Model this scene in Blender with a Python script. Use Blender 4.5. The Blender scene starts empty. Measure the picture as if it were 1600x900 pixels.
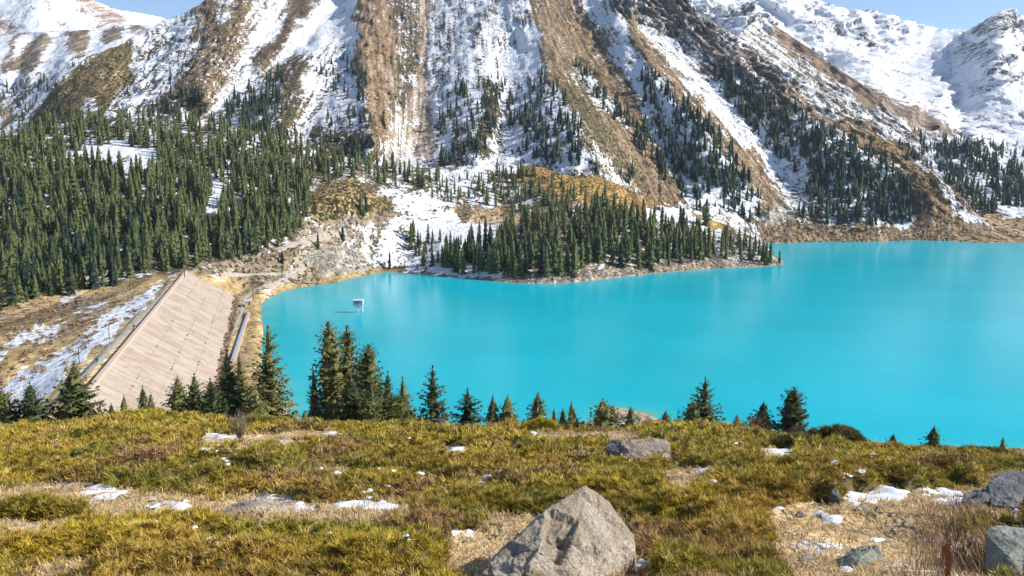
import bpy, bmesh, math, random
import numpy as np
from mathutils import Vector, Matrix
from mathutils.bvhtree import BVHTree

# ------------------------------------------------------------------ camera, sky, sun, exposure
SC = bpy.context.scene
COL = SC.collection
RND = random.Random(7)
NR = np.random.default_rng(11)
FPX, CZ = 1330.0, 70.0                      # focal length in photo pixels, eye height over the lake (m)
TH = math.atan(170.0 / FPX)                 # camera looks down by this angle
CT, ST = math.cos(TH), math.sin(TH)
cam = bpy.data.cameras.new('camera')
cam.sensor_width = 36.0
cam.lens = FPX / 1600.0 * 36.0
cam.clip_start, cam.clip_end = 0.1, 30000.0
camo = bpy.data.objects.new('camera', cam)
camo.location = (0, 0, CZ)
camo.rotation_euler = (math.pi / 2 - TH, 0, 0)
COL.objects.link(camo)
SC.camera = camo

SUN_EL, SUN_AZ = math.radians(35), math.radians(-4)     # azimuth from +X, negative = towards the viewer's side
sdir = Vector((math.cos(SUN_EL) * math.cos(SUN_AZ), math.cos(SUN_EL) * math.sin(SUN_AZ), math.sin(SUN_EL)))
W = bpy.data.worlds.new('World')
SC.world = W
W.use_nodes = True
wn = W.node_tree
sky = wn.nodes.new('ShaderNodeTexSky')
sky.sky_type = 'NISHITA'
sky.sun_disc = False
sky.sun_elevation = SUN_EL
sky.sun_rotation = math.pi / 2 - SUN_AZ
sky.altitude = 2500
sky.air_density = 1.0
sky.dust_density = 0.4
wn.links.new(sky.outputs[0], wn.nodes['Background'].inputs[0])
wn.nodes['Background'].inputs[1].default_value = 0.135
sl = bpy.data.lights.new('sun', 'SUN')
sl.energy = 5.0
sl.angle = math.radians(0.5)
sl.color = (1.0, 0.95, 0.87)
so = bpy.data.objects.new('sun', sl)
so.rotation_euler = sdir.to_track_quat('Z', 'Y').to_euler()
COL.objects.link(so)
SC.view_settings.view_transform = 'Standard'
SC.view_settings.look = 'None'
SC.view_settings.gamma = 1.0
SC.view_settings.exposure = 0.42

# ------------------------------------------------------------------ maths helpers
def tanray(py):                              # height / distance of the sight line through photo row py
    v = (450.0 - np.asarray(py, float)) / FPX
    return (v * CT - ST) / (v * ST + CT)
def unproj(px, py, d):                       # photo pixel + distance along y -> point of the place
    px = np.asarray(px, float); py = np.asarray(py, float); d = np.asarray(d, float)
    v = (450.0 - py) / FPX
    k = d / (v * ST + CT)
    return np.stack([(px - 800.0) / FPX * k, d + 0 * k, CZ + (v * CT - ST) * k], -1)
def proj(P):
    P = np.asarray(P, float)
    x, y, z = P[..., 0], P[..., 1], P[..., 2] - CZ
    a = y * CT - z * ST
    return 800 + FPX * x / a, 450 - FPX * (y * ST + z * CT) / a
def dz(py, z):                               # distance at which a sight line meets height z
    return (z - CZ) / tanray(py)
_perm = np.random.default_rng(3).permutation(256)
_perm = np.concatenate([_perm, _perm, _perm])
_ga = np.arange(256) * (2 * math.pi / 256)
_gx, _gy = np.cos(_ga), np.sin(_ga)
def perlin(x, y, seed=0):
    x = np.asarray(x, float) + seed * 17.31; y = np.asarray(y, float) + seed * 9.77
    xi = np.floor(x).astype(int); yi = np.floor(y).astype(int)
    xf, yf = x - xi, y - yi
    xi &= 255; yi &= 255
    u = xf * xf * xf * (xf * (xf * 6 - 15) + 10); w = yf * yf * yf * (yf * (yf * 6 - 15) + 10)
    def g(ix, iy, dx, dy):
        h = _perm[_perm[ix] + iy] & 255
        return _gx[h] * dx + _gy[h] * dy
    a = g(xi, yi, xf, yf); b = g(xi + 1, yi, xf - 1, yf)
    c = g(xi, yi + 1, xf, yf - 1); e = g(xi + 1, yi + 1, xf - 1, yf - 1)
    return ((a + u * (b - a)) * (1 - w) + (c + u * (e - c)) * w) * 1.5
def fbm(x, y, oct=5, seed=0, gain=0.5):
    t, a, f = 0, 1.0, 1.0
    for k in range(oct):
        t = t + a * perlin(x * f, y * f, seed + k); a *= gain; f *= 2.03
    return t
def ridged(x, y, oct=5, seed=0, gain=0.5):
    t, a, f = 0, 1.0, 1.0
    for k in range(oct):
        t = t + a * (1 - 2 * np.abs(perlin(x * f, y * f, seed + k))); a *= gain; f *= 2.03
    return t
def sstep(a, b, x):
    t = np.clip((np.asarray(x, float) - a) / (b - a), 0, 1)
    return t * t * (3 - 2 * t)
def seg_dist(x, y, ax, ay, bx, by):
    dx, dy = bx - ax, by - ay
    t = np.clip(((x - ax) * dx + (y - ay) * dy) / (dx * dx + dy * dy + 1e-9), 0, 1)
    return np.hypot(x - ax - t * dx, y - ay - t * dy)
def poly_sd(x, y, poly):                     # signed distance, positive inside
    d = np.full(np.shape(x), 1e9); ins = np.zeros(np.shape(x), bool)
    n = len(poly)
    for i in range(n):
        ax, ay = poly[i]; bx, by = poly[(i + 1) % n]
        d = np.minimum(d, seg_dist(x, y, ax, ay, bx, by))
        if ay != by:
            ins ^= ((ay > y) != (by > y)) & (x < (bx - ax) * (y - ay) / (by - ay) + ax)
    return np.where(ins, d, -d)
def pmask(x, y, poly, soft):
    p = np.array(poly, float)
    m = np.zeros(np.shape(x))
    sel = (x > p[:, 0].min() - soft) & (x < p[:, 0].max() + soft) & (y > p[:, 1].min() - soft) & (y < p[:, 1].max() + soft)
    if sel.any():
        m[sel] = sstep(-soft, soft, poly_sd(x[sel], y[sel], poly))
    return m
def rbf_fit(pts, vals, kind='tps', lam=0.0):
    p = np.array(pts, float) / 100.0; v = np.array(vals, float); n = len(p)
    r = np.hypot(p[:, None, 0] - p[None, :, 0], p[:, None, 1] - p[None, :, 1])
    K = np.where(r > 0, r * r * np.log(r + 1e-12), 0) if kind == 'tps' else -r
    A = np.zeros((n + 3, n + 3)); A[:n, :n] = K + lam * np.eye(n)
    A[:n, n] = 1; A[:n, n + 1:] = p; A[n, :n] = 1; A[n + 1:, :n] = p.T
    w = np.linalg.lstsq(A, np.concatenate([v, [0, 0, 0]]), rcond=None)[0]
    def f(x, y):
        x = np.asarray(x, float) / 100.0; y = np.asarray(y, float) / 100.0
        sh = x.shape; x = x.ravel(); y = y.ravel()
        out = np.empty(len(x))
        for i in range(0, len(x), 20000):
            xx, yy = x[i:i + 20000], y[i:i + 20000]
            rr = np.hypot(xx[:, None] - p[None, :, 0], yy[:, None] - p[None, :, 1])
            kk = rr * rr * np.log(rr + 1e-12) if kind == 'tps' else -rr
            out[i:i + 20000] = kk @ w[:n] + w[n] + w[n + 1] * xx + w[n + 2] * yy
        return out.reshape(sh)
    return f
def pline(px, pts):
    p = np.array(pts, float)
    return np.interp(px, p[:, 0], p[:, 1])
def dens(pts, step=22):                      # points along a polyline
    out = []
    for (a, b) in zip(pts[:-1], pts[1:]):
        n = max(1, int(math.hypot(b[0] - a[0], b[1] - a[1]) / step))
        for k in range(n):
            out.append((a[0] + (b[0] - a[0]) * k / n, a[1] + (b[1] - a[1]) * k / n))
    out.append(pts[-1])
    return out

# ------------------------------------------------------------------ object helpers
def props(o, label=None, cat=None, group=None, kind=None):
    if label: o['label'] = label
    if cat: o['category'] = cat
    if group: o['group'] = group
    if kind: o['kind'] = kind
    return o
def mesh_np(name, V, F, mat=None, smooth=False, attrs=None):
    V = np.asarray(V, np.float32).reshape(-1, 3)
    if not isinstance(F, (list, tuple)): F = [F]
    F = [np.asarray(f, np.int32) for f in F if len(f)]
    me = bpy.data.meshes.new(name)
    me.vertices.add(len(V)); me.vertices.foreach_set('co', V.ravel())
    lv = np.concatenate([f.ravel() for f in F])
    tot = np.concatenate([np.full(len(f), f.shape[1], np.int32) for f in F])
    st = np.concatenate([[0], np.cumsum(tot)[:-1]]).astype(np.int32)
    me.loops.add(len(lv)); me.loops.foreach_set('vertex_index', lv)
    me.polygons.add(len(tot)); me.polygons.foreach_set('loop_start', st)
    me.polygons.foreach_set('use_smooth', np.full(len(tot), smooth))
    if mat: me.materials.append(mat)
    for k, a in (attrs or {}).items():
        a = np.asarray(a, np.float32)
        if a.ndim == 1:
            at = me.attributes.new(k, 'FLOAT', 'POINT'); at.data.foreach_set('value', a)
        else:
            if a.shape[1] == 3: a = np.concatenate([a, np.ones((len(a), 1), np.float32)], 1)
            at = me.attributes.new(k, 'FLOAT_COLOR', 'POINT'); at.data.foreach_set('color', a.ravel())
    me.update(calc_edges=True); me.validate()
    return me
def link(name, me, parent=None, loc=None):
    o = bpy.data.objects.new(name, me)
    COL.objects.link(o)
    if parent: o.parent = parent
    if loc is not None: o.location = loc
    return o
def empty(name, loc, label, cat, group=None, rz=0):
    o = bpy.data.objects.new(name, None)
    o.empty_display_size = 0.2
    o.location = loc; o.rotation_euler = (0, 0, rz)
    COL.objects.link(o)
    return props(o, label, cat, group)
class MB:                                    # collects boxes and tubes into one mesh
    def __init__(s): s.v, s.f, s.n = [], [], 0
    def add(s, v, f):
        s.v += [tuple(p) for p in v]; s.f += [tuple(i + s.n for i in q) for q in f]; s.n = len(s.v); return s
    def box(s, c, sz, rz=0, tilt=None):
        x, y, z = sz[0] / 2, sz[1] / 2, sz[2] / 2
        R = Matrix.Rotation(rz, 3, 'Z')
        if tilt: R = R @ Matrix.Rotation(tilt, 3, 'Y')
        v = [Vector(c) + R @ Vector(p) for p in [(-x, -y, -z), (x, -y, -z), (x, y, -z), (-x, y, -z), (-x, -y, z), (x, -y, z), (x, y, z), (-x, y, z)]]
        return s.add(v, [(3, 2, 1, 0), (4, 5, 6, 7), (0, 1, 5, 4), (1, 2, 6, 5), (2, 3, 7, 6), (3, 0, 4, 7)])
    def tube(s, pts, rad, n=6):
        pts = [Vector(p) for p in pts]
        if not isinstance(rad, (list, tuple)): rad = [rad] * len(pts)
        v, f = [], []
        for i, p in enumerate(pts):
            t = (pts[min(i + 1, len(pts) - 1)] - pts[max(i - 1, 0)]).normalized()
            a = t.orthogonal().normalized(); b = t.cross(a)
            for k in range(n):
                w = 2 * math.pi * k / n
                v.append(p + (a * math.cos(w) + b * math.sin(w)) * rad[i])
        for i in range(len(pts) - 1):
            for k in range(n):
                f.append((i * n + k, i * n + (k + 1) % n, (i + 1) * n + (k + 1) % n, (i + 1) * n + k))
        f.append(tuple(range(n))[::-1]); f.append(tuple(range((len(pts) - 1) * n, len(pts) * n)))
        return s.add(v, f)
    def build(s, name, mat, parent=None, smooth=False):
        me = bpy.data.meshes.new(name)
        me.from_pydata([tuple(p) for p in s.v], [], s.f)
        me.materials.append(mat)
        if smooth: me.polygons.foreach_set('use_smooth', [True] * len(me.polygons))
        me.update()
        return link(name, me, parent)

# ------------------------------------------------------------------ materials
def newmat(name):
    m = bpy.data.materials.new(name); m.use_nodes = True
    nt = m.node_tree
    return m, nt, nt.nodes['Principled BSDF']
def N(nt, t, **kw):
    n = nt.nodes.new(t)
    for k, v in kw.items():
        if k.startswith('i_'): n.inputs[k[2:].replace('_', ' ')].default_value = v
        else: setattr(n, k, v)
    return n
def L(nt, a, b): nt.links.new(a, b)
def math_n(nt, op, a, b=None, clamp=False):
    n = nt.nodes.new('ShaderNodeMath'); n.operation = op; n.use_clamp = clamp
    for i, q in enumerate((a, b)):
        if q is None: continue
        if isinstance(q, (int, float)): n.inputs[i].default_value = q
        else: nt.links.new(q, n.inputs[i])
    return n.outputs[0]
def ramp01(nt, val, lo, hi, o0=0.0, o1=1.0):
    n = nt.nodes.new('ShaderNodeMapRange'); n.interpolation_type = 'SMOOTHSTEP'
    nt.links.new(val, n.inputs[0])
    n.inputs[1].default_value = lo; n.inputs[2].default_value = hi; n.inputs[3].default_value = o0; n.inputs[4].default_value = o1
    return n.outputs[0]
def noise(nt, vec, scale, detail=4, rough=0.55):
    n = nt.nodes.new('ShaderNodeTexNoise')
    n.inputs['Scale'].default_value = scale; n.inputs['Detail'].default_value = detail; n.inputs['Roughness'].default_value = rough
    if vec is not None: nt.links.new(vec, n.inputs['Vector'])
    return n.outputs[0]
def mixc(nt, fac, a, b, blend='MIX'):
    n = nt.nodes.new('ShaderNodeMix'); n.data_type = 'RGBA'; n.blend_type = blend
    if isinstance(fac, (int, float)): n.inputs[0].default_value = fac
    else: nt.links.new(fac, n.inputs[0])
    for i, q in ((6, a), (7, b)):
        if isinstance(q, tuple): n.inputs[i].default_value = (*q[:3], 1)
        else: nt.links.new(q, n.inputs[i])
    return n.outputs[2]
def scalec(nt, col, fac):                    # colour * number
    n = nt.nodes.new('ShaderNodeVectorMath'); n.operation = 'SCALE'
    nt.links.new(col, n.inputs[0])
    if isinstance(fac, (int, float)): n.inputs['Scale'].default_value = fac
    else: nt.links.new(fac, n.inputs['Scale'])
    return n.outputs[0]
def bump(nt, bs, h, strength, dist):
    n = nt.nodes.new('ShaderNodeBump')
    n.inputs['Strength'].default_value = strength; n.inputs['Distance'].default_value = dist
    nt.links.new(h, n.inputs['Height']); nt.links.new(n.outputs[0], bs.inputs['Normal'])
def geo_pos(nt): return nt.nodes.new('ShaderNodeNewGeometry').outputs['Position']
def attr(nt, name):
    n = nt.nodes.new('ShaderNodeAttribute'); n.attribute_name = name; return n

def terrain_mat(name, sc, STREAK=0.6, BIAS=0.0):                   # sc: size of one metre of relief in noise units
    m, nt, bs = newmat(name)
    p = geo_pos(nt)
    mp = N(nt, 'ShaderNodeMapping'); mp.inputs['Scale'].default_value = (1, 0.55, 0.7); L(nt, p, mp.inputs[0])
    v = mp.outputs[0]
    n1 = noise(nt, v, 0.035 * sc, 9, 0.62)
    n2 = noise(nt, v, 0.22 * sc, 5, 0.65)
    n3 = noise(nt, v, 0.011 * sc, 6, 0.55)
    sn = attr(nt, 'snow').outputs['Fac']; gc = attr(nt, 'gcol').outputs['Color']; sh = attr(nt, 'shrub').outputs['Fac']
    # snow lies where the cover value beats the roughness of the ground
    t = math_n(nt, 'ADD', sn, math_n(nt, 'MULTIPLY', math_n(nt, 'SUBTRACT', n1, 0.5), 1.5))
    t = math_n(nt, 'ADD', t, math_n(nt, 'MULTIPLY', math_n(nt, 'SUBTRACT', n2, 0.5), 1.6))
    n6 = noise(nt, v, 0.5 * sc, 3, 0.6)
    t = math_n(nt, 'ADD', t, math_n(nt, 'MULTIPLY', math_n(nt, 'SUBTRACT', n6, 0.5), 1.2))
    cb_ = nt.nodes.new('ShaderNodeCombineXYZ'); sx = nt.nodes.new('ShaderNodeSeparateXYZ'); L(nt, p, sx.inputs[0])
    L(nt, math_n(nt, 'MULTIPLY', attr(nt, 'fall').outputs['Fac'], 0.16), cb_.inputs[0]); L(nt, math_n(nt, 'MULTIPLY', sx.outputs[2], 0.016), cb_.inputs[1])
    n7 = noise(nt, cb_.outputs[0], 1.0, 6, 0.62)
    t = math_n(nt, 'ADD', t, math_n(nt, 'MULTIPLY', math_n(nt, 'SUBTRACT', n7, 0.5), STREAK))
    smask = ramp01(nt, t, 0.42 + BIAS, 0.52 + BIAS)
    g = scalec(nt, gc, ramp01(nt, math_n(nt, 'ADD', math_n(nt, 'MULTIPLY', n2, .6), math_n(nt, 'MULTIPLY', noise(nt, v, 0.5 * sc, 4, 0.6), .4)), 0.32, 0.68, 0.5, 1.5))
    if STREAK > 1: g = scalec(nt, g, ramp01(nt, n7, 0.36, 0.62, 0.6, 1.5))
    g = mixc(nt, ramp01(nt, n3, 0.4, 0.65), g, mixc(nt, 1.0, g, (0.94, 0.94, 0.84), 'MULTIPLY'))
    n4 = noise(nt, v, 0.42 * sc, 3, 0.6)
    sp = ramp01(nt, math_n(nt, 'ADD', n4, math_n(nt, 'MULTIPLY', sh, 0.24)), 0.63, 0.70)
    g = mixc(nt, sp, g, (0.045, 0.045, 0.022))
    n5 = noise(nt, v, 0.6 * sc, 2, 0.5)
    pebble = ramp01(nt, n5, 0.68, 0.74)
    g = mixc(nt, math_n(nt, 'MULTIPLY', pebble, 0.55), g, (0.42, 0.38, 0.34))
    col = mixc(nt, smask, g, (0.74, 0.76, 0.80))
    L(nt, col, bs.inputs['Base Color'])
    rg = math_n(nt, 'SUBTRACT', 0.95, math_n(nt, 'MULTIPLY', smask, 0.35)); L(nt, rg, bs.inputs['Roughness'])
    bs.inputs['Specular IOR Level'].default_value = 0.15
    h = math_n(nt, 'ADD', math_n(nt, 'MULTIPLY', n1, 2.2), math_n(nt, 'MULTIPLY', n2, 0.5))
    bump(nt, bs, h, 0.95, 4.0 / sc)
    return m
M_near = terrain_mat('hill_ground', 2.0)
M_mid = terrain_mat('mountain_ground', 1.0, 1.6, 0.07)
M_far = terrain_mat('far_mountain_ground', 0.5, 1.2, 0.0)

def translucent(nt, bs, col, fac):           # thin leaves let light through
    tr = nt.nodes.new('ShaderNodeBsdfTranslucent'); mx = nt.nodes.new('ShaderNodeMixShader')
    L(nt, col, tr.inputs[0]); mx.inputs[0].default_value = fac
    L(nt, bs.outputs[0], mx.inputs[1]); L(nt, tr.outputs[0], mx.inputs[2]); L(nt, mx.outputs[0], nt.nodes['Material Output'].inputs['Surface'])
def leaf_mat(name, c1, c2, scale, rough=0.7, trans=0.0, jitter=0.35):
    m, nt, bs = newmat(name)
    oi = nt.nodes.new('ShaderNodeObjectInfo')
    n = noise(nt, geo_pos(nt), scale, 3, 0.6)
    f = math_n(nt, 'ADD', n, math_n(nt, 'MULTIPLY', math_n(nt, 'SUBTRACT', math_n(nt, 'ADD', oi.outputs['Random'], attr(nt, 'tint').outputs['Fac']), 0.5), jitter))
    c = mixc(nt, ramp01(nt, f, 0.3, 0.72), c1, c2)
    L(nt, c, bs.inputs['Base Color']); bs.inputs['Roughness'].default_value = rough
    if trans: translucent(nt, bs, c, trans)
    bs.inputs['Specular IOR Level'].default_value = 0.2
    return m
M_spruce = leaf_mat('spruce_needles', (0.055, 0.075, 0.030), (0.20, 0.195, 0.066), 1.1, trans=.15)
M_spruce_y = leaf_mat('young_spruce_needles', (0.070, 0.085, 0.020), (0.20, 0.19, 0.045), 1.3, trans=.25)
M_farspruce = leaf_mat('distant_spruce_needles', (0.013, 0.028, 0.017), (0.094, 0.108, 0.036), 0.16, jitter=0.8)
M_mtspruce = leaf_mat('mountain_spruce_needles', (0.013, 0.028, 0.024), (0.062, 0.074, 0.042), 0.10, jitter=0.6)
def vcol_mat(name, attrname='tintcol', rough=0.75, scale=40, var=0.5, trans=.12):
    m, nt, bs = newmat(name)
    c = attr(nt, attrname).outputs['Color']
    n = noise(nt, geo_pos(nt), scale, 2, 0.5)
    q = scalec(nt, c, ramp01(nt, n, 0.25, 0.75, 1 - var, 1 + var))
    L(nt, q, bs.inputs['Base Color'])
    bs.inputs['Roughness'].default_value = rough; bs.inputs['Specular IOR Level'].default_value = 0.2
    translucent(nt, bs, q, trans)
    return m
M_jun = vcol_mat('juniper_sprigs', scale=9, var=0.35)
M_straw = vcol_mat('dry_grass', scale=14, var=0.3, rough=0.8)
def plain(name, c, rough=0.7, metal=0.0, var=0.25, scale=3.0, bumpd=0.0):
    m, nt, bs = newmat(name)
    tc = nt.nodes.new('ShaderNodeTexCoord').outputs['Object']
    n = noise(nt, tc, scale, 6, 0.6)
    rgb = nt.nodes.new('ShaderNodeRGB'); rgb.outputs[0].default_value = (*c, 1)
    L(nt, scalec(nt, rgb.outputs[0], ramp01(nt, n, 0.25, 0.75, 1 - var, 1 + var)), bs.inputs['Base Color'])
    bs.inputs['Roughness'].default_value = rough; bs.inputs['Metallic'].default_value = metal
    bs.inputs['Specular IOR Level'].default_value = 0.3
    if bumpd: bump(nt, bs, n, 0.8, bumpd)
    return m
M_bark = plain('spruce_bark', (0.09, 0.06, 0.04), 0.9, scale=8, bumpd=0.02)
M_twig = plain('bare_twigs', (0.22, 0.17, 0.14), 0.8, scale=5)
M_twigred = plain('reddish_twigs', (0.24, 0.13, 0.09), 0.8, scale=5)
def rock_mat(name, c1, c2, c3, sc=1.0, lich=0.5):
    m, nt, bs = newmat(name)
    tc = nt.nodes.new('ShaderNodeTexCoord').outputs['Object']
    a = noise(nt, tc, 2.2 * sc, 8, 0.62); b = noise(nt, tc, 9 * sc, 8, 0.68); c = noise(nt, tc, 40 * sc, 4, 0.6)
    g = mixc(nt, ramp01(nt, a, 0.38, 0.62), c1, c2)
    g = mixc(nt, math_n(nt, 'MULTIPLY', ramp01(nt, b, 0.52, 0.66), lich), g, c3)
    g = scalec(nt, g, ramp01(nt, c, 0.25, 0.75, 0.65, 1.3))
    vo = N(nt, 'ShaderNodeTexVoronoi', feature='DISTANCE_TO_EDGE'); vo.inputs['Scale'].default_value = 1.5 * sc
    wv = N(nt, 'ShaderNodeVectorMath', operation='ADD'); L(nt, tc, wv.inputs[0])
    nn = nt.nodes.new('ShaderNodeTexNoise'); nn.inputs['Scale'].default_value = 3 * sc; nn.inputs['Detail'].default_value = 5; L(nt, tc, nn.inputs['Vector'])
    L(nt, nn.outputs['Color'], wv.inputs[1]); L(nt, wv.outputs[0], vo.inputs['Vector'])
    crack = ramp01(nt, vo.outputs['Distance'], 0.0, 0.035)
    g = mixc(nt, math_n(nt, 'MULTIPLY', math_n(nt, 'MULTIPLY', math_n(nt, 'SUBTRACT', 1.0, crack), ramp01(nt, a, .5, .6)), 0.4), g, (0.08, 0.065, 0.05))
    L(nt, g, bs.inputs['Base Color']); bs.inputs['Roughness'].default_value = 0.85; bs.inputs['Specular IOR Level'].default_value = 0.25
    h = math_n(nt, 'ADD', math_n(nt, 'ADD', a, math_n(nt, 'MULTIPLY', b, 0.5)), math_n(nt, 'ADD', math_n(nt, 'MULTIPLY', c, 0.12), math_n(nt, 'MULTIPLY', crack, 0.06)))
    bump(nt, bs, h, 0.9, 0.10 / sc)
    return m
M_rock_tan = rock_mat('tan_rock', (0.32, 0.255, 0.185), (0.47, 0.405, 0.32), (0.17, 0.15, 0.125), 1.0, .7)
M_rock_grey = rock_mat('grey_rock', (0.27, 0.22, 0.17), (0.40, 0.33, 0.25), (0.15, 0.12, 0.09), 0.6)
M_rock_slate = rock_mat('slate_rock', (0.105, 0.108, 0.115), (0.20, 0.20, 0.20), (0.07, 0.072, 0.078))
M_rock_green = rock_mat('greenish_rock', (0.19, 0.205, 0.175), (0.33, 0.335, 0.285), (0.13, 0.13, 0.115))
M_scree = rock_mat('scree_rock', (0.20, 0.18, 0.155), (0.31, 0.28, 0.25), (0.13, 0.115, 0.10), 0.3)
def snow_mat(name):
    m, nt, bs = newmat(name)
    n = noise(nt, geo_pos(nt), 6, 6, 0.6)
    L(nt, mixc(nt, ramp01(nt, n, 0.3, 0.7), (0.78, 0.80, 0.84), (0.86, 0.87, 0.89)), bs.inputs['Base Color'])
    bs.inputs['Roughness'].default_value = 0.55
    bump(nt, bs, n, 0.5, 0.06)
    return m
M_snow = snow_mat('snow')

# ------------------------------------------------------------------ land: each hill or mountain is one sheet
BROWN = (0.26, 0.180, 0.112); OLIVE = (0.160, 0.122, 0.065); STRAW = (0.50, 0.355, 0.175); TAN = (0.34, 0.26, 0.18)
ROCK = (0.19, 0.165, 0.15); SCREE = (0.42, 0.335, 0.27); PINK = (0.42, 0.30, 0.26); PALE = (0.44, 0.40, 0.36); DBROWN = (0.15, 0.105, 0.075)
def paint(px, py, seed, layers, base):
    """ground cover: (outline in photo pixels, softness, snow, colour, shrub, roughness)"""
    wx = px + 9 * fbm(px / 40, py / 40, 4, seed) + 3.5 * fbm(px / 7, py / 7, 3, seed + 3); wy = py + 9 * fbm(px / 40, py / 40, 4, seed + 9) + 3.5 * fbm(px / 7, py / 7, 3, seed + 4)
    sn = np.full(px.shape, base[0], float); gc = np.ones(px.shape + (3,)) * np.array(base[1]); sh = np.full(px.shape, base[2], float); ro = np.full(px.shape, base[3], float)
    for poly, soft, s, c, h, r in layers:
        m = pmask(wx, wy, poly, soft * SOFT[0])
        if s is not None: sn += (s - sn) * m
        if c is not None: gc += (np.array(c) - gc) * m[..., None]
        if h is not None: sh += (h - sh) * m
        if r is not None: ro += (r - ro) * m
    return sn, gc, sh, ro
SHEETS = {}; SOFT = [1.7]
class Sheet: pass
def sheet(name, x0, x1, step, bot, top, rows, dfun, layers, base, mat, seed, noise_amp, noise_len, jag=1.2, skirt=True, bias=1.0, post=None, smooth=True, fall=None):
    px = np.arange(x0, x1 + step, step, dtype=float)
    b = pline(px, bot); t = pline(px, top) + jag * fbm(px / 9, px * 0 + seed, 4, seed)
    s = np.linspace(0, 1, rows) ** bias
    PX = np.tile(px, (rows, 1)); PY = b + (t - b) * s[:, None]
    D = dfun(PX, PY)
    sn, gc, sh, ro = paint(PX, PY, seed, layers, base)
    P = unproj(PX, PY, D)
    u, w = P[..., 0] / noise_len, (P[..., 1] * 0.6 + P[..., 2] * 0.9) / noise_len
    rel = ridged(u + 0.25 * fbm(u, w, 3, seed), w * 0.55, 6, seed, 0.55) * 0.6 + 0.7 * fbm(u * 3, w * 2.2, 5, seed + 5)
    ro = ro * sstep(-5, 70, P[..., 2]) if noise_amp > 5 else ro
    P[..., 1] -= noise_amp * ro * rel
    if fall is None: FL = P[..., 0] * .4
    else:
        FL = fall(PX, PY)
        P[..., 1] -= noise_amp * .45 * ro * (ridged(FL / 13, P[..., 2] / 130, 4, seed + 7, .6) * .6)
    if post is not None: P = post(P, PX, PY)
    S = Sheet(); S.px, S.bot, S.top, S.bias, S.P, S.rows, S.x0, S.step = px, b, t, bias, P, rows, x0, step
    S.sn, S.ro = sn, ro
    allP = [P]; A = [sn, sh, FL]; G = [gc]; R = rows
    if skirt:
        last = P[-1]
        for dy, dzz in ((12, -6), (60, -45), (240, -200)):
            q = last.copy(); q[:, 1] += dy; q[:, 2] += dzz
            allP.append(q[None]); G.append(gc[-1:]); A[0] = np.concatenate([A[0], sn[-1:]]); A[1] = np.concatenate([A[1], sh[-1:]]); A[2] = np.concatenate([A[2], FL[-1:]]); R += 1
    V = np.concatenate(allP).reshape(-1, 3); gc = np.concatenate(G).reshape(-1, 3)
    n = len(px)
    i = (np.arange(R - 1)[:, None] * n + np.arange(n - 1)).ravel()
    F = np.stack([i, i + 1, i + n + 1, i + n], 1)
    me = mesh_np(name, V, F, mat, smooth, {'snow': A[0].ravel(), 'shrub': A[1].ravel(), 'fall': A[2].ravel(), 'gcol': gc})
    o = props(link(name, me), kind='structure')
    S.o = o; S.V, S.F = V, F
    SHEETS[name] = S
    return S
def on_sheet(S, px, py):                     # point of the sheet seen at these photo pixels
    px = np.asarray(px, float); py = np.asarray(py, float)
    c = np.clip((px - S.x0) / S.step, 0, len(S.px) - 1.001); ci = c.astype(int); cf = c - ci
    b = np.interp(px, S.px, S.bot); t = np.interp(px, S.px, S.top)
    s = np.clip((py - b) / (t - b), 0, 1) ** (1 / S.bias) * (S.rows - 1.001); ri = s.astype(int); rf = s - ri
    g = lambda A: (A[ri, ci].T * ((1 - rf) * (1 - cf)) + A[ri, ci + 1].T * ((1 - rf) * cf) + A[ri + 1, ci].T * (rf * (1 - cf)) + A[ri + 1, ci + 1].T * (rf * cf)).T
    return g(S.P), g(S.sn)

# --- the big mountain across the lake
cb = [(-60, 270, 1180), (0, 240, 1150), (100, 205, 1060), (300, 215, 980), (500, 260, 930), (700, 285, 905), (900, 300, 890), (1050, 350, 900), (1140, 372, 920),
      (1190, 382, 930), (1240, 379, 945), (1300, 377.5, 958), (1430, 375.5, 980), (1520, 377, 968), (1560, 377, 968),
      (200, 65, 1350), (90, 130, 1230), (50, 190, 1190), (140, 90, 1290), (340, 0, 1500), (270, 32, 1440), (200, 140, 1130), (400, 120, 1180), (500, 120, 1200), (500, 0, 1560), (700, 120, 1200),
      (700, 0, 1510), (900, 120, 1200), (900, 0, 1480), (1100, 120, 1230), (1060, 0, 1500), (1190, 100, 1340), (1190, 30, 1600), (1330, 115, 1450),
      (1400, 165, 1350), (1510, 214, 1230), (1300, 250, 1110), (1430, 300, 1070), (1240, 345, 975), (1350, 345, 990), (1450, 345, 1010), (1515, 330, 1040), (700, -150, 2000), (340, -110, 1900), (1000, -120, 1950), (500, 200, 1010), (900, 210, 1000), (1100, 260, 1020), (1190, 345, 975), (1190, 300, 1045), (1160, 330, 985), (1120, 335, 955), (1230, 300, 1055), (1300, 310, 1040), (1380, 320, 1050), (1060, 310, 955)]
fC = rbf_fit([(a, b) for a, b, c in cb], [math.log(c) for a, b, c in cb], 'tps', 1e-3)
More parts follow.
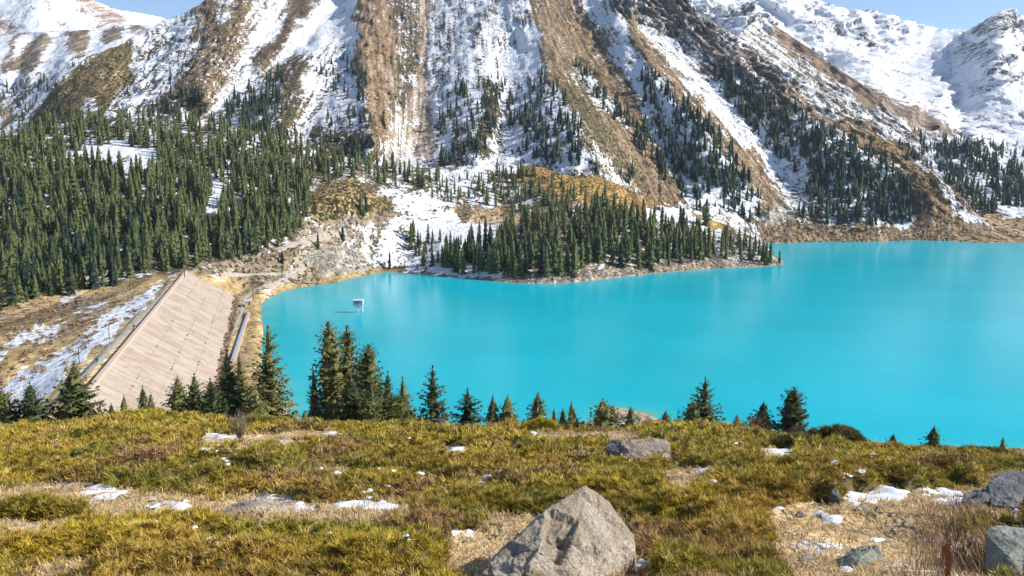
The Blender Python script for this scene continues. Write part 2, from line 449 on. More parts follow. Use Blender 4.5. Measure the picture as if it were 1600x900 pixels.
rl = [(25, [(395, 0), (360, 60), (335, 110), (320, 160)]), (-10, [(478, -10), (440, 40), (395, 95), (345, 145)]), (8, [(508, -20), (480, 20), (445, 70), (405, 108)]),
      (-30, [(540, 0), (480, 70), (400, 125), (310, 185)]), (18, [(500, 60), (468, 100), (455, 150), (435, 210)]), (-10, [(545, 90), (510, 150), (460, 215)]),
      (42, [(530, -40), (565, 0), (557, 50), (563, 110), (572, 170), (590, 225)]), (-38, [(662, -60), (664, 0), (665, 70), (658, 120), (655, 180), (645, 235)]),
      (12, [(770, 0), (740, 80), (720, 120)]), (18, [(775, 130), (765, 190), (750, 250)]), (-12, [(800, 60), (785, 150), (775, 230)]),
      (44, [(815, -60), (830, 0), (848, 60), (860, 120), (885, 165), (915, 215), (935, 260)]), (-24, [(870, -60), (900, 20), (945, 90), (995, 170), (1040, 240), (1065, 300)]),
      (32, [(930, -60), (965, 30), (1010, 85), (1055, 140), (1105, 200), (1155, 265), (1200, 325)]), (-22, [(1000, 20), (1050, 75), (1090, 120), (1140, 180), (1200, 260), (1240, 320)]),
      (36, [(1000, -50), (1065, 0), (1110, 45), (1180, 88), (1240, 130), (1290, 180), (1350, 225), (1410, 280), (1450, 320)]), (-25, [(1180, 50), (1250, 100), (1330, 150), (1400, 195)]),
      (15, [(1190, 30), (1310, 108), (1400, 163), (1510, 212)]), (-12, [(250, 60), (230, 85), (205, 115), (180, 160)]), (12, [(190, 85), (120, 150), (60, 200)]),
      (0, [(-60, 260), (100, 240), (300, 230), (500, 270), (700, 290), (900, 305), (1100, 352), (1250, 377), (1430, 376), (1560, 376)]), (0, [(340, -150), (1000, -150)])]
rp, rv = [], []
for v, pts in rl:
    for q in dens(pts): rp.append(q); rv.append(v)
fR = rbf_fit(rp, rv, 'lin', 0.02)
CL = [
 ([(268,30),(340,-10),(318,60),(300,110),(240,172),(180,168),(205,120),(240,75),(215,62)], 8, 0.62, BROWN, .8, 0.7),
 ([(335,5),(400,-20),(400,20),(375,62),(355,120),(330,165),(300,172),(308,100),(312,50)], 6, 0.16, BROWN, .5, 0.7),
 ([(345,0),(372,0),(362,30),(350,50),(340,30)], 5, .55, None, None, None),
 ([(195,66),(235,82),(215,105),(200,125),(175,158),(150,185),(40,230),(20,222),(60,150),(100,122),(150,85)], 5, 0.04, (0.30,0.205,0.09), .75, 0.35),
 ([(140,150),(150,150),(145,185),(130,190)], 3, .7, None, None, None),
 ([(215,78),(232,80),(222,100),(205,120),(200,112)], 4, .7, None, None, None),
 ([(395,15),(478,-25),(440,45),(395,98),(345,150),(338,125),(375,62)], 6, 0.78, BROWN, .2, 0.35),
 ([(478,-15),(512,-25),(440,78),(400,116),(395,98),(445,45)], 4, 0.1, DBROWN, .5, 0.7),
 ([(512,-20),(575,-30),(560,55),(552,72),(500,76),(455,95),(400,130),(345,172),(303,190),(296,182),(400,114),(443,77)], 5, 0.86, PALE, 0, 0.35),
 ([(450,95),(552,70),(560,130),(572,180),(560,232),(440,222),(470,150)], 6, 0.72, BROWN, .6, 0.35),
 ([(452,85),(482,92),(476,140),(463,185),(442,212),(423,205),(440,150),(445,110)], 6, 0.14, OLIVE, .6, 0.49),
 ([(503,200),(575,205),(600,240),(520,240)], 8, 0.45, OLIVE, .6, 0.49),
 ([(560,-30),(600,-30),(606,7),(633,67),(628,123),(620,160),(610,215),(588,225),(573,170),(562,117),(557,60)], 5, 0.06, BROWN, .35, 1.2),
 ([(575,95),(590,90),(625,120),(620,150)], 5, 0, TAN, .1, 0.7),
 ([(600,-30),(655,-30),(655,100),(640,160),(620,165),(634,67)], 6, 0.47, (0.22,0.17,0.12), .8, 0.63),
 ([(672,-60),(815,-60),(800,0),(792,42),(735,112),(690,155),(674,160)], 7, 0.68, ROCK, .1, 0.5),
 ([(690,20),(725,10),(715,60),(690,70)], 8, 0.48, ROCK, .2, 0.56),
 ([(680,60),(700,60),(695,130),(680,150)], 6, 0.5, DBROWN, .3, 0.49),
 ([(735,35),(770,15),(760,50),(735,70)], 7, 0.42, ROCK, .2, 1.2),
 ([(690,150),(740,108),(800,58),(850,80),(870,150),(915,215),(905,255),(840,262),(690,262)], 8, 0.72, OLIVE, .5, 0.35),
 ([(752,120),(783,130),(775,180),(757,250),(745,250),(750,180)], 5, 0.22, OLIVE, .6, 0.49),
 ([(782,98),(845,25),(852,92),(840,105),(800,120)], 5, 0.84, PALE, 0, 0.3),
 ([(620,165),(653,105),(673,165),(679,250),(600,250)], 6, 0.42, SCREE, .15, 0.35),
 ([(656,-60),(668,-60),(672,70),(664,110),(672,200),(676,250),(664,250),(660,180),(656,110),(660,60)], 3, 0.05, SCREE, 0, 0.28),
 ([(818,-60),(870,-60),(882,0),(935,80),(990,165),(1038,250),(1066,315),(1030,325),(985,288),(940,232),(905,187),(878,150),(855,120),(843,60)], 5, 0.06, BROWN, .4, 0.63),
 ([(868,110),(900,140),(950,210),(1000,275),(1010,300),(980,280),(935,225),(890,165)], 8, 0, OLIVE, .7, 0.49),
 ([(885,80),(920,108),(985,200),(965,195),(900,132)], 7, 0.55, OLIVE, .4, 0.49),
 ([(905,190),(940,235),(985,290),(1000,310),(950,290),(900,270),(905,240)], 6, 0.38, TAN, .7, 0.56),
 ([(875,-30),(940,-30),(975,40),(1010,90),(1045,132),(1080,177),(1115,222),(1150,267),(1172,303),(1195,345),(1100,330),(1062,305),(1040,250),(990,165),(937,80)], 6, 0.76, BROWN, .1, 0.4),
 ([(900,20),(940,30),(960,60),(925,60)], 8, 0.6, ROCK, .3, 0.63),
 ([(945,-30),(985,20),(1035,85),(1068,132),(1122,192),(1172,242),(1222,303),(1250,345),(1200,335),(1150,266),(1100,205),(1048,140),(998,85)], 5, 0.12, BROWN, .45, 0.7),
 ([(1000,40),(1040,58),(1080,104),(1112,120),(1160,160),(1205,205),(1275,280),(1305,335),(1240,330),(1172,236),(1122,186),(1066,130)], 7, 0.70, BROWN, .4, 0.35),
 ([(930,-60),(1062,-60),(1112,45),(1182,85),(1245,130),(1235,142),(1150,112),(1070,62),(1000,35),(950,10)], 7, 0.4, ROCK, .1, 2.2),
 ([(1010,10),(1050,20),(1060,40),(1010,35)], 6, .75, None, None, None),
 ([(1080,55),(1130,80),(1120,95),(1070,75)], 6, .7, None, None, None),
 ([(1195,85),(1330,120),(1420,180),(1505,214),(1440,218),(1340,205),(1270,172)], 7, 0.48, (0.22,0.18,0.15), .3, 1.2),
 ([(1180,112),(1232,140),(1292,190),(1352,200),(1402,227),(1442,267),(1482,322),(1512,352),(1516,380),(1420,380),(1432,330),(1400,290),(1345,247),(1290,212),(1240,182)], 6, 0.06, (0.24,0.155,0.095), .4, 1.2),
 ([(1140,110),(1190,140),(1240,175),(1215,180),(1160,150)], 6, 0.3, ROCK, .3, 1.6),
 ([(1192,26),(1215,33),(1330,108),(1402,160),(1512,212),(1460,214),(1400,192),(1320,142),(1250,84)], 4, 0.28, (0.23,0.175,0.14), .0, 0.42),
 ([(1205,35),(1300,95),(1390,165),(1380,172),(1290,115),(1200,55)], 3, 0.02, (0.25,0.175,0.125), 0, 0.35),
 ([(1400,168),(1500,211),(1490,214),(1400,180)], 3, 0.02, DBROWN, 0, 0.35),
 ([(1240,165),(1300,205),(1400,262),(1432,335),(1330,352),(1240,345),(1262,290),(1220,250),(1170,190)], 8, 0.62, OLIVE, .3, 0.56),
 ([(1185,330),(1230,315),(1240,352),(1190,362)], 5, 0.3, PALE, .1, 1.8),
 ([(1190,352),(1240,347),(1330,354),(1400,352),(1440,345),(1500,350),(1560,360),(1560,400),(1180,400)], 4, 0, (0.33,0.215,0.13), .55, 0.7),
 ([(1392,335),(1420,345),(1430,362),(1410,362)], 4, .8, None, None, None),
 ([(1425,305),(1450,330),(1465,350),(1430,350)], 5, 0.02, DBROWN, .3, 0.49),
 ([(300,15),(345,-5),(402,-20),(398,40),(365,110),(325,175),(250,172),(285,120),(312,70)], 7, .24, BROWN, .6, .8),
 ([(345,2),(368,0),(360,30),(348,48),(340,28)], 4, .6, None, None, None),
 ([(470,-20),(515,-28),(470,40),(420,105),(396,105),(440,50)], 5, .16, DBROWN, .5, .7),
 ([(405,108),(450,100),(440,150),(425,215),(385,205),(400,150)], 8, .38, OLIVE, .6, .6),
 ([(600,-30),(657,-30),(656,100),(640,165),(615,170),(628,67)], 6, .34, (0.24,0.18,0.125), .8, .8),
 ([(500,195),(560,215),(600,240),(590,255),(480,240)], 8, .30, OLIVE, .6, .6),
 ([(1000,-30),(1062,-60),(1112,45),(1182,85),(1245,130),(1235,145),(1150,118),(1070,72),(1010,40)], 7, .30, (0.20,0.165,0.14), .3, 1.8),
 ([(1075,75),(1150,115),(1200,160),(1180,170),(1120,130)], 7, .42, (0.20,0.165,0.14), .5, 1.0),
 ([(700,205),(750,190),(770,250),(700,262)], 8, .45, OLIVE, .5, .6),
 ([(835,10),(900,-20),(960,95),(1000,165),(985,170),(930,90),(880,40)], 6, .18, BROWN, .5, .8),
]
_fl = [(345, 0), (395, 1), (412, 2), (440, 3), (468, 4), (540, 5), (560, 6), (663, 7), (855, 11), (950, 12), (1022, 13), (1073, 14), (1190, 15), (1250, 16), (1300, 17), (215, 18), (170, 19)]
_fp, _fv = [], []
for v, k in _fl:
    for q in dens(rl[k][1], 30): _fp.append(q); _fv.append(v)
for q in ((-60, 260), (0, 220)): _fp.append(q); _fv.append(60 + q[0] * .3)
for y in (-120, 0, 100, 200, 300): _fp.append((1560 + y * .5, y)); _fv.append(1560)
fFall = rbf_fit(_fp, _fv, 'lin', 0.05)       # position across the fall lines, so that rills and snow streaks run downhill
def fallC(px, py): return fFall(px, py)
def strat(px, py): return np.exp(fC(px, py)) - 1.25 * np.where(px > 1030, sstep(382, 215, py), 1.0) * fR(px + 5 * fbm(px / 30, py / 30, 3, 13), py + 5 * fbm(px / 30, py / 30, 3, 14))
C = sheet('mountain', -70, 1580, 2.9, [(-70, 300), (0, 262), (100, 235), (300, 230), (500, 278), (700, 300), (900, 318), (1050, 362), (1140, 376), (1190, 384), (1240, 381.5), (1300, 380), (1430, 378.5), (1520, 380), (1580, 378)],
          [(-70, 262), (0, 220), (50, 190), (90, 130), (140, 90), (200, 65), (268, 31), (300, 17), (340, -6), (420, -60), (700, -140), (950, -100), (1040, -25), (1065, 1), (1090, 22), (1112, 42), (1150, 58), (1172, 38), (1192, 28), (1310, 108), (1355, 138), (1400, 186), (1425, 214), (1440, 236), (1465, 280), (1500, 312), (1530, 342), (1580, 370)],
          185, strat, CL, (.6, BROWN, .4, .8), M_mid, 3, 11.0, 55.0, bias=0.9, fall=fallC)

# --- snowy range at the head of the valley (right)
db = [(1060,-40,3300),(1150,-20,3300),(1280,4,3500),(1330,15,3600),(1400,31,3700),(1440,42,3800),(1500,50,3900),(1060,60,2300),(1140,50,2300),(1200,60,2500),(1300,60,2900),(1380,60,3200),(1420,75,3300),(1460,72,3560),(1250,80,2300),(1340,100,2400),(1400,113,2600),
      (1500,50,3900),(1484,63,3700),(1454,80,3450),(1424,97,3080),(1510,52,3250),(1491,68,3150),(1461,85,3030),(1430,102,2860),(1480,122,2480),(1500,92,2720),(1535,72,2720),(1520,105,2420),
      (1545,57,2500),(1560,75,2380),(1550,90,2300),(1535,105,2230),(1528,118,2200),(1575,75,2480),(1600,80,2650),(1600,130,2200),(1560,20,3150),(1600,31,3250),(1700,70,3400),(1580,50,3050),
      (1440,140,2150),(1420,122,2380),(1500,140,2120),(1465,150,2020),(1480,170,1980),(1490,165,2060),(1520,150,2030),(1550,180,1900),(1600,190,1820),(1500,210,1700),(1560,225,1560),(1600,230,1560),(1700,230,1600),(1450,240,1350),(1500,260,1330),(1600,280,1290),(1600,320,1130),(1540,330,1080),(1450,300,1150),
      (1560,348,1030),(1500,360,1000),(1600,377.5,955),(1510,378,955),(1700,378,950),(1450,378,1000),(1400,378,1060),(1400,340,1300),(1150,100,1900),(1250,130,1850),(1330,150,1700),(1380,155,1430),(1420,178,1410),(1460,196,1380),(1509,215,1330),(1430,205,1370),(1390,147,1850),(1440,179,1780),(1480,195,1720),(1520,207,1650),(1700,300,1200),(1600,355,1010),(1700,160,2300)]
fD = rbf_fit([(a, b) for a, b, c in db], [math.log(c) for a, b, c in db], 'lin', 0.004)
DL = [
 ([(1330,118),(1360,134),(1402,160),(1450,186),(1512,214),(1440,222),(1380,190)], 3, .30, (0.25,0.185,0.14), .0, .5),
 ([(1360,140),(1402,164),(1450,190),(1500,211),(1470,211),(1400,180)], 3, .08, (0.22,0.165,0.13), 0, .5),
 ([(1060,10),(1110,0),(1150,20),(1190,40),(1215,75),(1230,90),(1180,85),(1110,45)], 5, .58, ROCK, 0, 1.6),
 ([(1140,10),(1180,20),(1215,45),(1235,75),(1220,78),(1180,50)], 4, .42, ROCK, 0, 1.8),
 ([(1255,38),(1285,28),(1320,45),(1310,55),(1265,48)], 4, .5, ROCK, 0, 1.5),
 ([(1300,32),(1340,45),(1375,75),(1365,80),(1320,55)], 4, .55, ROCK, 0, 1.4),
 ([(1340,25),(1420,38),(1415,48),(1370,42)], 5, .62, ROCK, 0, 1.2),
 ([(1505,48),(1530,30),(1562,18),(1600,45),(1600,62),(1560,48),(1545,58),(1520,58)], 4, .38, (0.15,0.14,0.14), 0, 1.6),
 ([(1565,26),(1600,36),(1600,48),(1580,42)], 3, .9, None, 0, None),
 ([(1470,85),(1500,68),(1540,68),(1550,80),(1520,95),(1490,92)], 5, .46, (0.15,0.14,0.14), 0, 1.3),
 ([(1540,90),(1570,85),(1580,97),(1550,108),(1530,115)], 4, .5, ROCK, 0, 1.2),
 ([(1585,70),(1610,66),(1610,85),(1590,84)], 3, .4, ROCK, 0, 1.2),
 ([(1370,118),(1400,130),(1460,165),(1500,200),(1480,200),(1420,165)], 6, .60, PINK, 0, .6),
 ([(1540,115),(1600,95),(1600,200),(1540,200),(1500,150)], 10, .70, ROCK, .4, .8),
 ([(1440,222),(1510,214),(1600,235),(1720,245),(1720,330),(1560,325),(1520,318),(1480,282)], 8, .60, OLIVE, .5, .6),
 ([(1440,290),(1480,285),(1530,315),(1590,335),(1720,335),(1720,400),(1440,400)], 6, .06, (0.33,0.22,0.13), .5, .5),
 ([(1520,325),(1600,322),(1610,334),(1540,336)], 4, .55, None, None, None),
 ([(1515,290),(1545,310),(1530,325),(1505,310)], 5, .45, None, None, None)]
_dr = [(45, [(1292, 8), (1312, 40)]), (45, [(1335, 18), (1352, 52)]), (45, [(1378, 25), (1392, 58)]), (40, [(1412, 36), (1414, 66)]), (40, [(1440, 46), (1432, 70)]), (40, [(1466, 50), (1452, 72)]),
       (-35, [(1312, 14), (1330, 45)]), (-35, [(1355, 24), (1372, 56)]), (-35, [(1396, 34), (1402, 64)]), (-30, [(1426, 42), (1422, 70)]), (-30, [(1454, 50), (1442, 72)]),
       (70, [(1245, 20), (1290, 58), (1335, 84), (1382, 106)]), (-60, [(1270, 25), (1310, 62), (1350, 80)]), (-50, [(1215, 40), (1260, 80), (1310, 108)]),
       (80, [(1075, 2), (1112, 8), (1150, 22), (1182, 42), (1215, 66), (1236, 88)]), (-60, [(1150, -10), (1190, 15), (1222, 40)]), (-50, [(1062, 40), (1120, 50), (1160, 75)]), (50, [(1185, -8), (1215, 15), (1245, 30)]),
       (0, [(1372, 119), (1420, 141), (1470, 175), (1500, 203)]), (45, [(1562, 22), (1592, 52), (1640, 72)]), (-45, [(1578, 40), (1592, 70), (1610, 88)]), (40, [(1562, 78), (1576, 100), (1592, 132), (1602, 170)]), (-30, [(1590, 95), (1612, 130), (1640, 170)]),
       (0, [(1030, 150), (1300, 150), (1330, 120)]), (0, [(1420, 230), (1520, 215), (1620, 220), (1700, 220)]), (0, [(1450, 380), (1580, 380), (1700, 380)]), (0, [(1430, 100), (1485, 118)]), (0, [(1030, -60), (1230, -30)])]
_dp, _dv = [], []
for v, pts in _dr:
    for q in dens(pts, 12): _dp.append(q); _dv.append(v)
fDr = rbf_fit(_dp, _dv, 'lin', 0.01)
D = sheet('snow_mountain', 1030, 1720, 2.6, [(1030, 200), (1150, 200), (1250, 220), (1400, 376), (1450, 379.5), (1720, 381)], [(1030, -60), (1100, -40), (1200, -8), (1268, 0), (1278, 1), (1285, 7), (1300, 10), (1330, 16), (1355, 20), (1375, 22), (1400, 31), (1425, 36), (1440, 43), (1480, 48), (1508, 49), (1518, 42), (1530, 33), (1548, 23), (1560, 19), (1580, 24), (1600, 32), (1640, 45), (1720, 75)],
          190, lambda x, y: np.exp(fD(x, y)) - 2.2 * fDr(x, y), DL, (.80, ROCK, 0, .9), M_far, 21, 42.0, 150.0, jag=2.0)

# --- far peaks and the spur on the left
eb = [(-80,-60,3300),(0,-50,3300),(145,0,3200),(190,17,3300),(230,22,3400),(268,30,3400),(360,60,3400),(0,60,2700),(110,60,2700),(200,50,2900),(60,0,2900),(110,0,3050),(100,30,2900),(70,30,2780),(170,40,2950),(-80,70,2700),(300,90,3000)]
fE = rbf_fit([(a, b) for a, b, c in eb], [math.log(c) for a, b, c in eb], 'lin', 0.004)
EL = [([(100,-40),(150,-10),(195,25),(205,42),(190,50),(150,52),(140,30),(120,10)], 5, .36, PINK, 0, .6),
      ([(45,-40),(80,-40),(90,10),(115,52),(95,50),(70,20)], 6, .40, PINK, 0, .9),
      ([(-80,25),(20,25),(40,40),(30,60),(-80,60)], 7, .40, PINK, 0, .9), ([(30,-10),(55,0),(60,20),(30,25)], 6, .5, PINK, 0, .9)]
E = sheet('far_peak', -90, 380, 2.8, [(-90, 100), (380, 120)], [(-90, -90), (0, -60), (100, -40), (145, 0), (165, 8), (190, 17), (205, 18), (230, 22), (250, 27), (268, 31), (300, 50), (380, 90)], 90,
          lambda x, y: np.exp(fE(x, y)), EL, (1.05, PINK, 0, .6), M_far, 31, 14.0, 130.0)
mb = [(-80,62,2000),(0,57,2000),(110,50,2000),(180,40,2050),(245,42,2050),(300,70,2000),(0,150,1600),(0,230,1350),(90,140,1500),(140,100,1600),(200,75,1750),(-80,240,1350),(60,210,1380)]
fM = rbf_fit([(a, b) for a, b, c in mb], [math.log(c) for a, b, c in mb], 'tps', 1e-3)
ml = [(26, [(28,58),(22,90),(10,130)]), (-20, [(55,55),(40,95),(20,140)]), (26, [(72,52),(60,90),(35,125)]), (-22, [(95,55),(75,100),(50,150)]), (24, [(125,52),(120,75),(108,95)]), (-18, [(155,52),(145,75),(130,90)]), (16, [(185,45),(175,70)]), (-12, [(215,45),(205,62)]), (8, [(240,45),(230,60)]), (0, [(-80,130),(-80,200),(0,220),(60,200),(200,100)])]
rp, rv = [], []
for v, pts in ml:
    for q in dens(pts, 12): rp.append(q); rv.append(v)
fMr = rbf_fit(rp, rv, 'lin', 0.02)
GB = (0.25, 0.185, 0.13)
ML = [([(22,58),(32,58),(20,90),(12,110),(2,105),(10,80)], 4, .1, GB, .2, 1), ([(62,52),(78,52),(75,75),(60,108),(38,118),(16,105),(40,80)], 4, .12, GB, .3, .8),
      ([(108,52),(145,52),(138,72),(125,92),(105,88)], 4, .1, GB, .3, .7), ([(165,48),(188,42),(185,62),(168,72)], 4, .14, GB, .2, .8), ([(190,48),(205,38),(245,42),(230,60),(205,60)], 4, .3, (0.25,0.17,0.14), .1, .9),
      ([(-80,130),(60,120),(100,130),(60,180),(40,230),(-80,260)], 10, .60, OLIVE, .5, .6), ([(0,170),(20,165),(15,190),(0,195)], 4, .0, TAN, .2, .6)]
Msh = sheet('spur_hill', -90, 330, 2.6, [(-90, 270), (0, 262), (60, 235), (110, 180), (160, 120), (220, 90), (330, 95)], [(-90, 64), (0, 57), (50, 50), (110, 48), (150, 48), (180, 40), (210, 38), (245, 42), (275, 55), (330, 85)], 100,
            lambda x, y: np.exp(fM(x, y)) - fMr(x, y), ML, (.86, GB, .3, .8), M_mid, 41, 9.0, 80.0, jag=0.8)

SOFT[0] = 1.0
# --- the near bank: valley below the dam, wooded hill, moraine bench, peninsula
def Z(px, py, z): return (px, py, float(dz(py, z)))
SHORE = [(412, 600), (405, 560), (409, 510), (410, 472), (440, 456), (500, 445), (560, 432), (600, 425), (640, 427), (700, 433), (780, 440), (870, 442.5), (940, 436), (1000, 430), (1100, 421), (1160, 417.5), (1222, 413)]
bb = [Z(x, y, 0.0) for x, y in SHORE]
bb += [Z(425, 640, -2), Z(430, 560, -3), Z(430, 510, -3), Z(440, 475, -3), Z(500, 452, -2), Z(600, 432, -2), Z(700, 440, -3), Z(460, 610, -6), Z(480, 570, -6), Z(520, 512, -6), Z(560, 478, -6), Z(600, 455, -6), Z(640, 445, -5), Z(870, 450, -3), Z(1000, 437, -3), Z(1100, 428, -3), Z(1236, 418, -3)]
bb += [Z(310, 600, 2.5), Z(378, 455, 2.5), Z(345, 520, 2.5), Z(390, 520, 2), Z(360, 600, 2), Z(410, 450, 4), Z(380, 640, 2)]
bb += [Z(-60, 640, 6), Z(0, 620, 8), Z(60, 610, 11), Z(0, 560, 12), Z(100, 560, 13.5), Z(0, 500, 14), Z(100, 500, 13), Z(0, 460, 16), Z(100, 462, 14.5), Z(200, 445, 16), Z(180, 490, 14.5), Z(250, 432, 17), Z(290, 426, 17), Z(240, 475, 17), Z(180, 540, 17), Z(130, 610, 16.5), Z(100, 660, 15), Z(200, 600, 9), Z(300, 500, 9), Z(-80, 690, 5)]
bb += [(-60,450,430),(0,450,420),(100,445,430),(200,420,470),(300,400,525),(400,392,560),(430,385,580),(100,350,540),(0,350,530),(200,330,570),(300,320,595),(400,320,615),(500,305,665),(560,290,710),(480,350,620),(540,370,640),(600,400,655),(600,350,690),(700,380,680),(700,330,770),(800,330,800),(750,290,850),(650,290,800),
       (-60,225,720),(0,215,720),(60,200,760),(180,185,800),(300,190,820),(420,210,820),(500,240,840),(600,260,860),(690,268,870),(740,262,890),(820,262,900),(900,270,890),(960,290,860),(1010,312,845),(1060,330,825),(1140,357,800),(1190,380,770),(1222,407,725),
       (850,400,620),(930,380,665),(930,340,745),(1000,350,735),(1000,330,785),(1000,400,655),(1100,380,735),(1100,400,690),(1170,395,725),(780,400,635),(700,410,640),(640,410,660),(440,430,555),(500,400,600),(440,400,570),(350,420,520)]
fB = rbf_fit([(a, b) for a, b, c in bb], [math.log(c) for a, b, c in bb], 'tps', 2e-4)
DC, DU, DN = np.array([-105.0, 210.0]), np.array([-0.280, 0.960]), np.array([0.960, 0.280])   # dam: crest origin, along, towards the lake
CREST, TOE, DW = 18.0, 3.0, 25.0
def postB(P, PX, PY):
    q = P[..., :2] - DC; t = q @ DU; r = q @ DN
    face = CREST - 1.6 - (CREST - TOE) * np.clip(r / DW, 0, 1)
    m = sstep(-1.5, 0.5, r) * sstep(DW + 3, DW + 1, r) * sstep(-75, -70, t) * sstep(283, 279, t)
    P[..., 2] = np.where(m > 0, np.minimum(P[..., 2], P[..., 2] * (1 - m) + face * m), P[..., 2])
    road = sstep(-8.5, -6.5, r) * sstep(0.8, 0.0, r) * sstep(-75, -60, t) * sstep(290, 276, t)     # crest road
    P[..., 2] += (CREST - 0.7 - P[..., 2]) * road
    bench = sstep(DW + 0.5, DW + 2, r) * sstep(DW + 16, DW + 10, r) * sstep(-75, -60, t) * sstep(300, 270, t)
    P[..., 2] += (TOE - 0.4 - P[..., 2]) * bench * 0.9
    return P
FOR = (0.16, 0.12, 0.06)
BL = [
 ([(-80,440),(100,455),(200,440),(290,424),(420,440),(420,700),(-80,720)], 6, .06, STRAW, .05, .5),
 ([(-80,455),(130,470),(240,455),(200,490),(100,520),(-80,520)], 10, .20, (0.33,0.22,0.115), .45, .7),
 ([(100,462),(160,462),(150,490),(90,488)], 6, .40, TAN, .3, .8),
 ([(-40,545),(60,507),(98,505),(90,520),(30,545),(-40,580)], 4, .80, STRAW, .2, .3),
 ([(284,428),(292,432),(240,470),(215,500),(180,528),(120,570),(40,640),(-40,690),(-40,625),(60,565),(150,510),(200,470),(240,447)], 4, .72, STRAW, .25, .3),
 ([(288,432),(250,470),(228,492),(170,535),(100,600),(60,640),(40,640),(90,590),(160,530),(215,490),(255,455)], 2.5, .95, STRAW, .1, .3),
 ([(245,470),(220,500),(180,530),(110,590),(60,640),(50,632),(110,575),(170,530),(215,490)], 2.5, .12, STRAW, .25, .3),
 ([(285,426),(300,424),(270,450),(240,478),(180,535),(130,605),(115,605),(170,530),(230,475)], 2, .02, (0.36,0.29,0.2), .0, .2),
 ([(370,455),(395,455),(380,500),(350,560),(320,610),(305,610),(340,520)], 3, .0, (0.34,0.26,0.16), .1, .3),
 ([(385,460),(412,470),(410,560),(412,620),(350,620),(375,540),(388,500)], 4, .03, (0.36,0.25,0.13), .2, .4),
 ([(290,405),(430,380),(500,360),(560,380),(580,420),(500,440),(440,455),(400,460),(370,440),(300,425)], 8, .18, TAN, .5, 1.2),
 ([(400,340),(500,300),(520,330),(470,370),(400,400),(330,410)], 8, .45, TAN, .5, .8),
 ([(475,320),(500,290),(555,277),(612,312),(605,335),(545,338),(490,345)], 6, .04, (0.34,0.23,0.10), .8, .7),
 ([(485,345),(545,335),(600,335),(640,335),(600,370),(560,400),(470,395),(450,370)], 7, .12, (0.31,0.24,0.18), .35, 1.6),
 ([(480,390),(555,378),(578,415),(560,422),(505,425),(480,410)], 4, .10, (0.28,0.25,0.215), 0, 1.2),
 ([(590,300),(640,298),(720,322),(800,352),(790,362),(765,400),(860,440),(700,440),(615,430),(575,405),(600,352),(640,332)], 7, .84, TAN, .5, .8),
 ([(560,350),(620,340),(650,370),(600,420),(570,410)], 10, .50, TAN, .5, 1),
 ([(690,322),(760,330),(860,318),(905,315),(900,330),(785,352),(725,346)], 4, .08, (0.36,0.26,0.15), .4, .5),
 ([(690,262),(860,270),(860,318),(760,328),(690,318)], 8, .52, (0.30,0.22,0.14), .5, .8),
 ([(735,258),(830,256),(830,262),(735,268)], 3, .9, None, 0, None),
 ([(820,262),(880,255),(962,283),(1012,308),(1062,328),(1000,338),(930,325),(850,303),(800,275)], 5, .03, (0.38,0.235,0.085), .45, .4),
 ([(1010,328),(1070,326),(1100,345),(1060,352),(1020,347)], 3, 1.0, None, 0, .2),
 ([(1072,325),(1112,338),(1145,357),(1110,360),(1088,342)], 3, .0, (0.38,0.25,0.09), .2, .3),
 ([(760,390),(800,355),(870,335),(930,325),(1010,345),(1060,355),(1100,372),(1150,385),(1224,410),(1150,420),(1000,432),(880,445),(790,440)], 6, .34, (0.26,0.19,0.13), .4, .9),
 ([(1090,360),(1190,378),(1225,410),(1160,412),(1100,400)], 6, .48, (0.26,0.24,0.22), .2, 1.5),
 ([(870,430),(940,420),(1000,412),(1100,408),(1160,405),(1226,409),(1226,418),(1100,426),(1000,435),(940,441),(870,447)], 3, .02, (0.34,0.265,0.20), .3, 1.6),
 ([(405,470),(440,450),(500,437),(560,422),(600,417),(640,424),(600,430),(560,437),(440,462)], 2.5, .0, (0.36,0.25,0.12), .2, .4),
 ([(640,423),(700,429),(780,436),(870,438),(870,446),(780,444),(700,437),(640,431)], 2, .35, (0.24,0.18,0.14), .3, .6),
 ([(105,232),(180,222),(255,240),(255,268),(180,272),(110,262)], 8, .78, TAN, .5, .6),
 ([(325,290),(360,290),(350,360),(320,370)], 8, .75, FOR, .3, .6),
]
B = sheet('moraine_hill', -90, 1250, 2.7, [(-90, 720), (404, 690), (430, 655), (460, 600), (490, 550), (520, 512), (550, 485), (580, 464), (610, 450), (640, 443), (700, 442), (780, 446), (870, 448.5), (940, 442), (1000, 436), (1100, 427), (1160, 423), (1226, 417), (1250, 416)],
          [(-90, 235), (0, 212), (60, 197), (180, 183), (300, 188), (420, 208), (500, 238), (600, 258), (690, 263), (740, 258), (820, 258), (900, 265), (960, 285), (1010, 309), (1060, 326), (1140, 353), (1190, 377), (1215, 402), (1226, 411.5), (1250, 414.5)],
          205, lambda x, y: np.exp(fB(x, y)), BL, (.45, FOR, .3, .7), M_mid, 51, 1.3, 22.0, jag=0.8, bias=1.0, post=postB)
BVH_B = BVHTree.FromPolygons([tuple(p) for p in B.V.tolist()], B.F.tolist())
def ground_B(x, y):
    h = BVH_B.ray_cast(Vector((x, y, 400)), Vector((0, 0, -1)))
    return h[0].z if h[0] else 0.0
def hit_B(px, py):
    p = unproj(px, py, 100.0)
    h = BVH_B.ray_cast(Vector((0, 0, CZ)), (Vector(p) - Vector((0, 0, CZ))).normalized())
    return h[0]

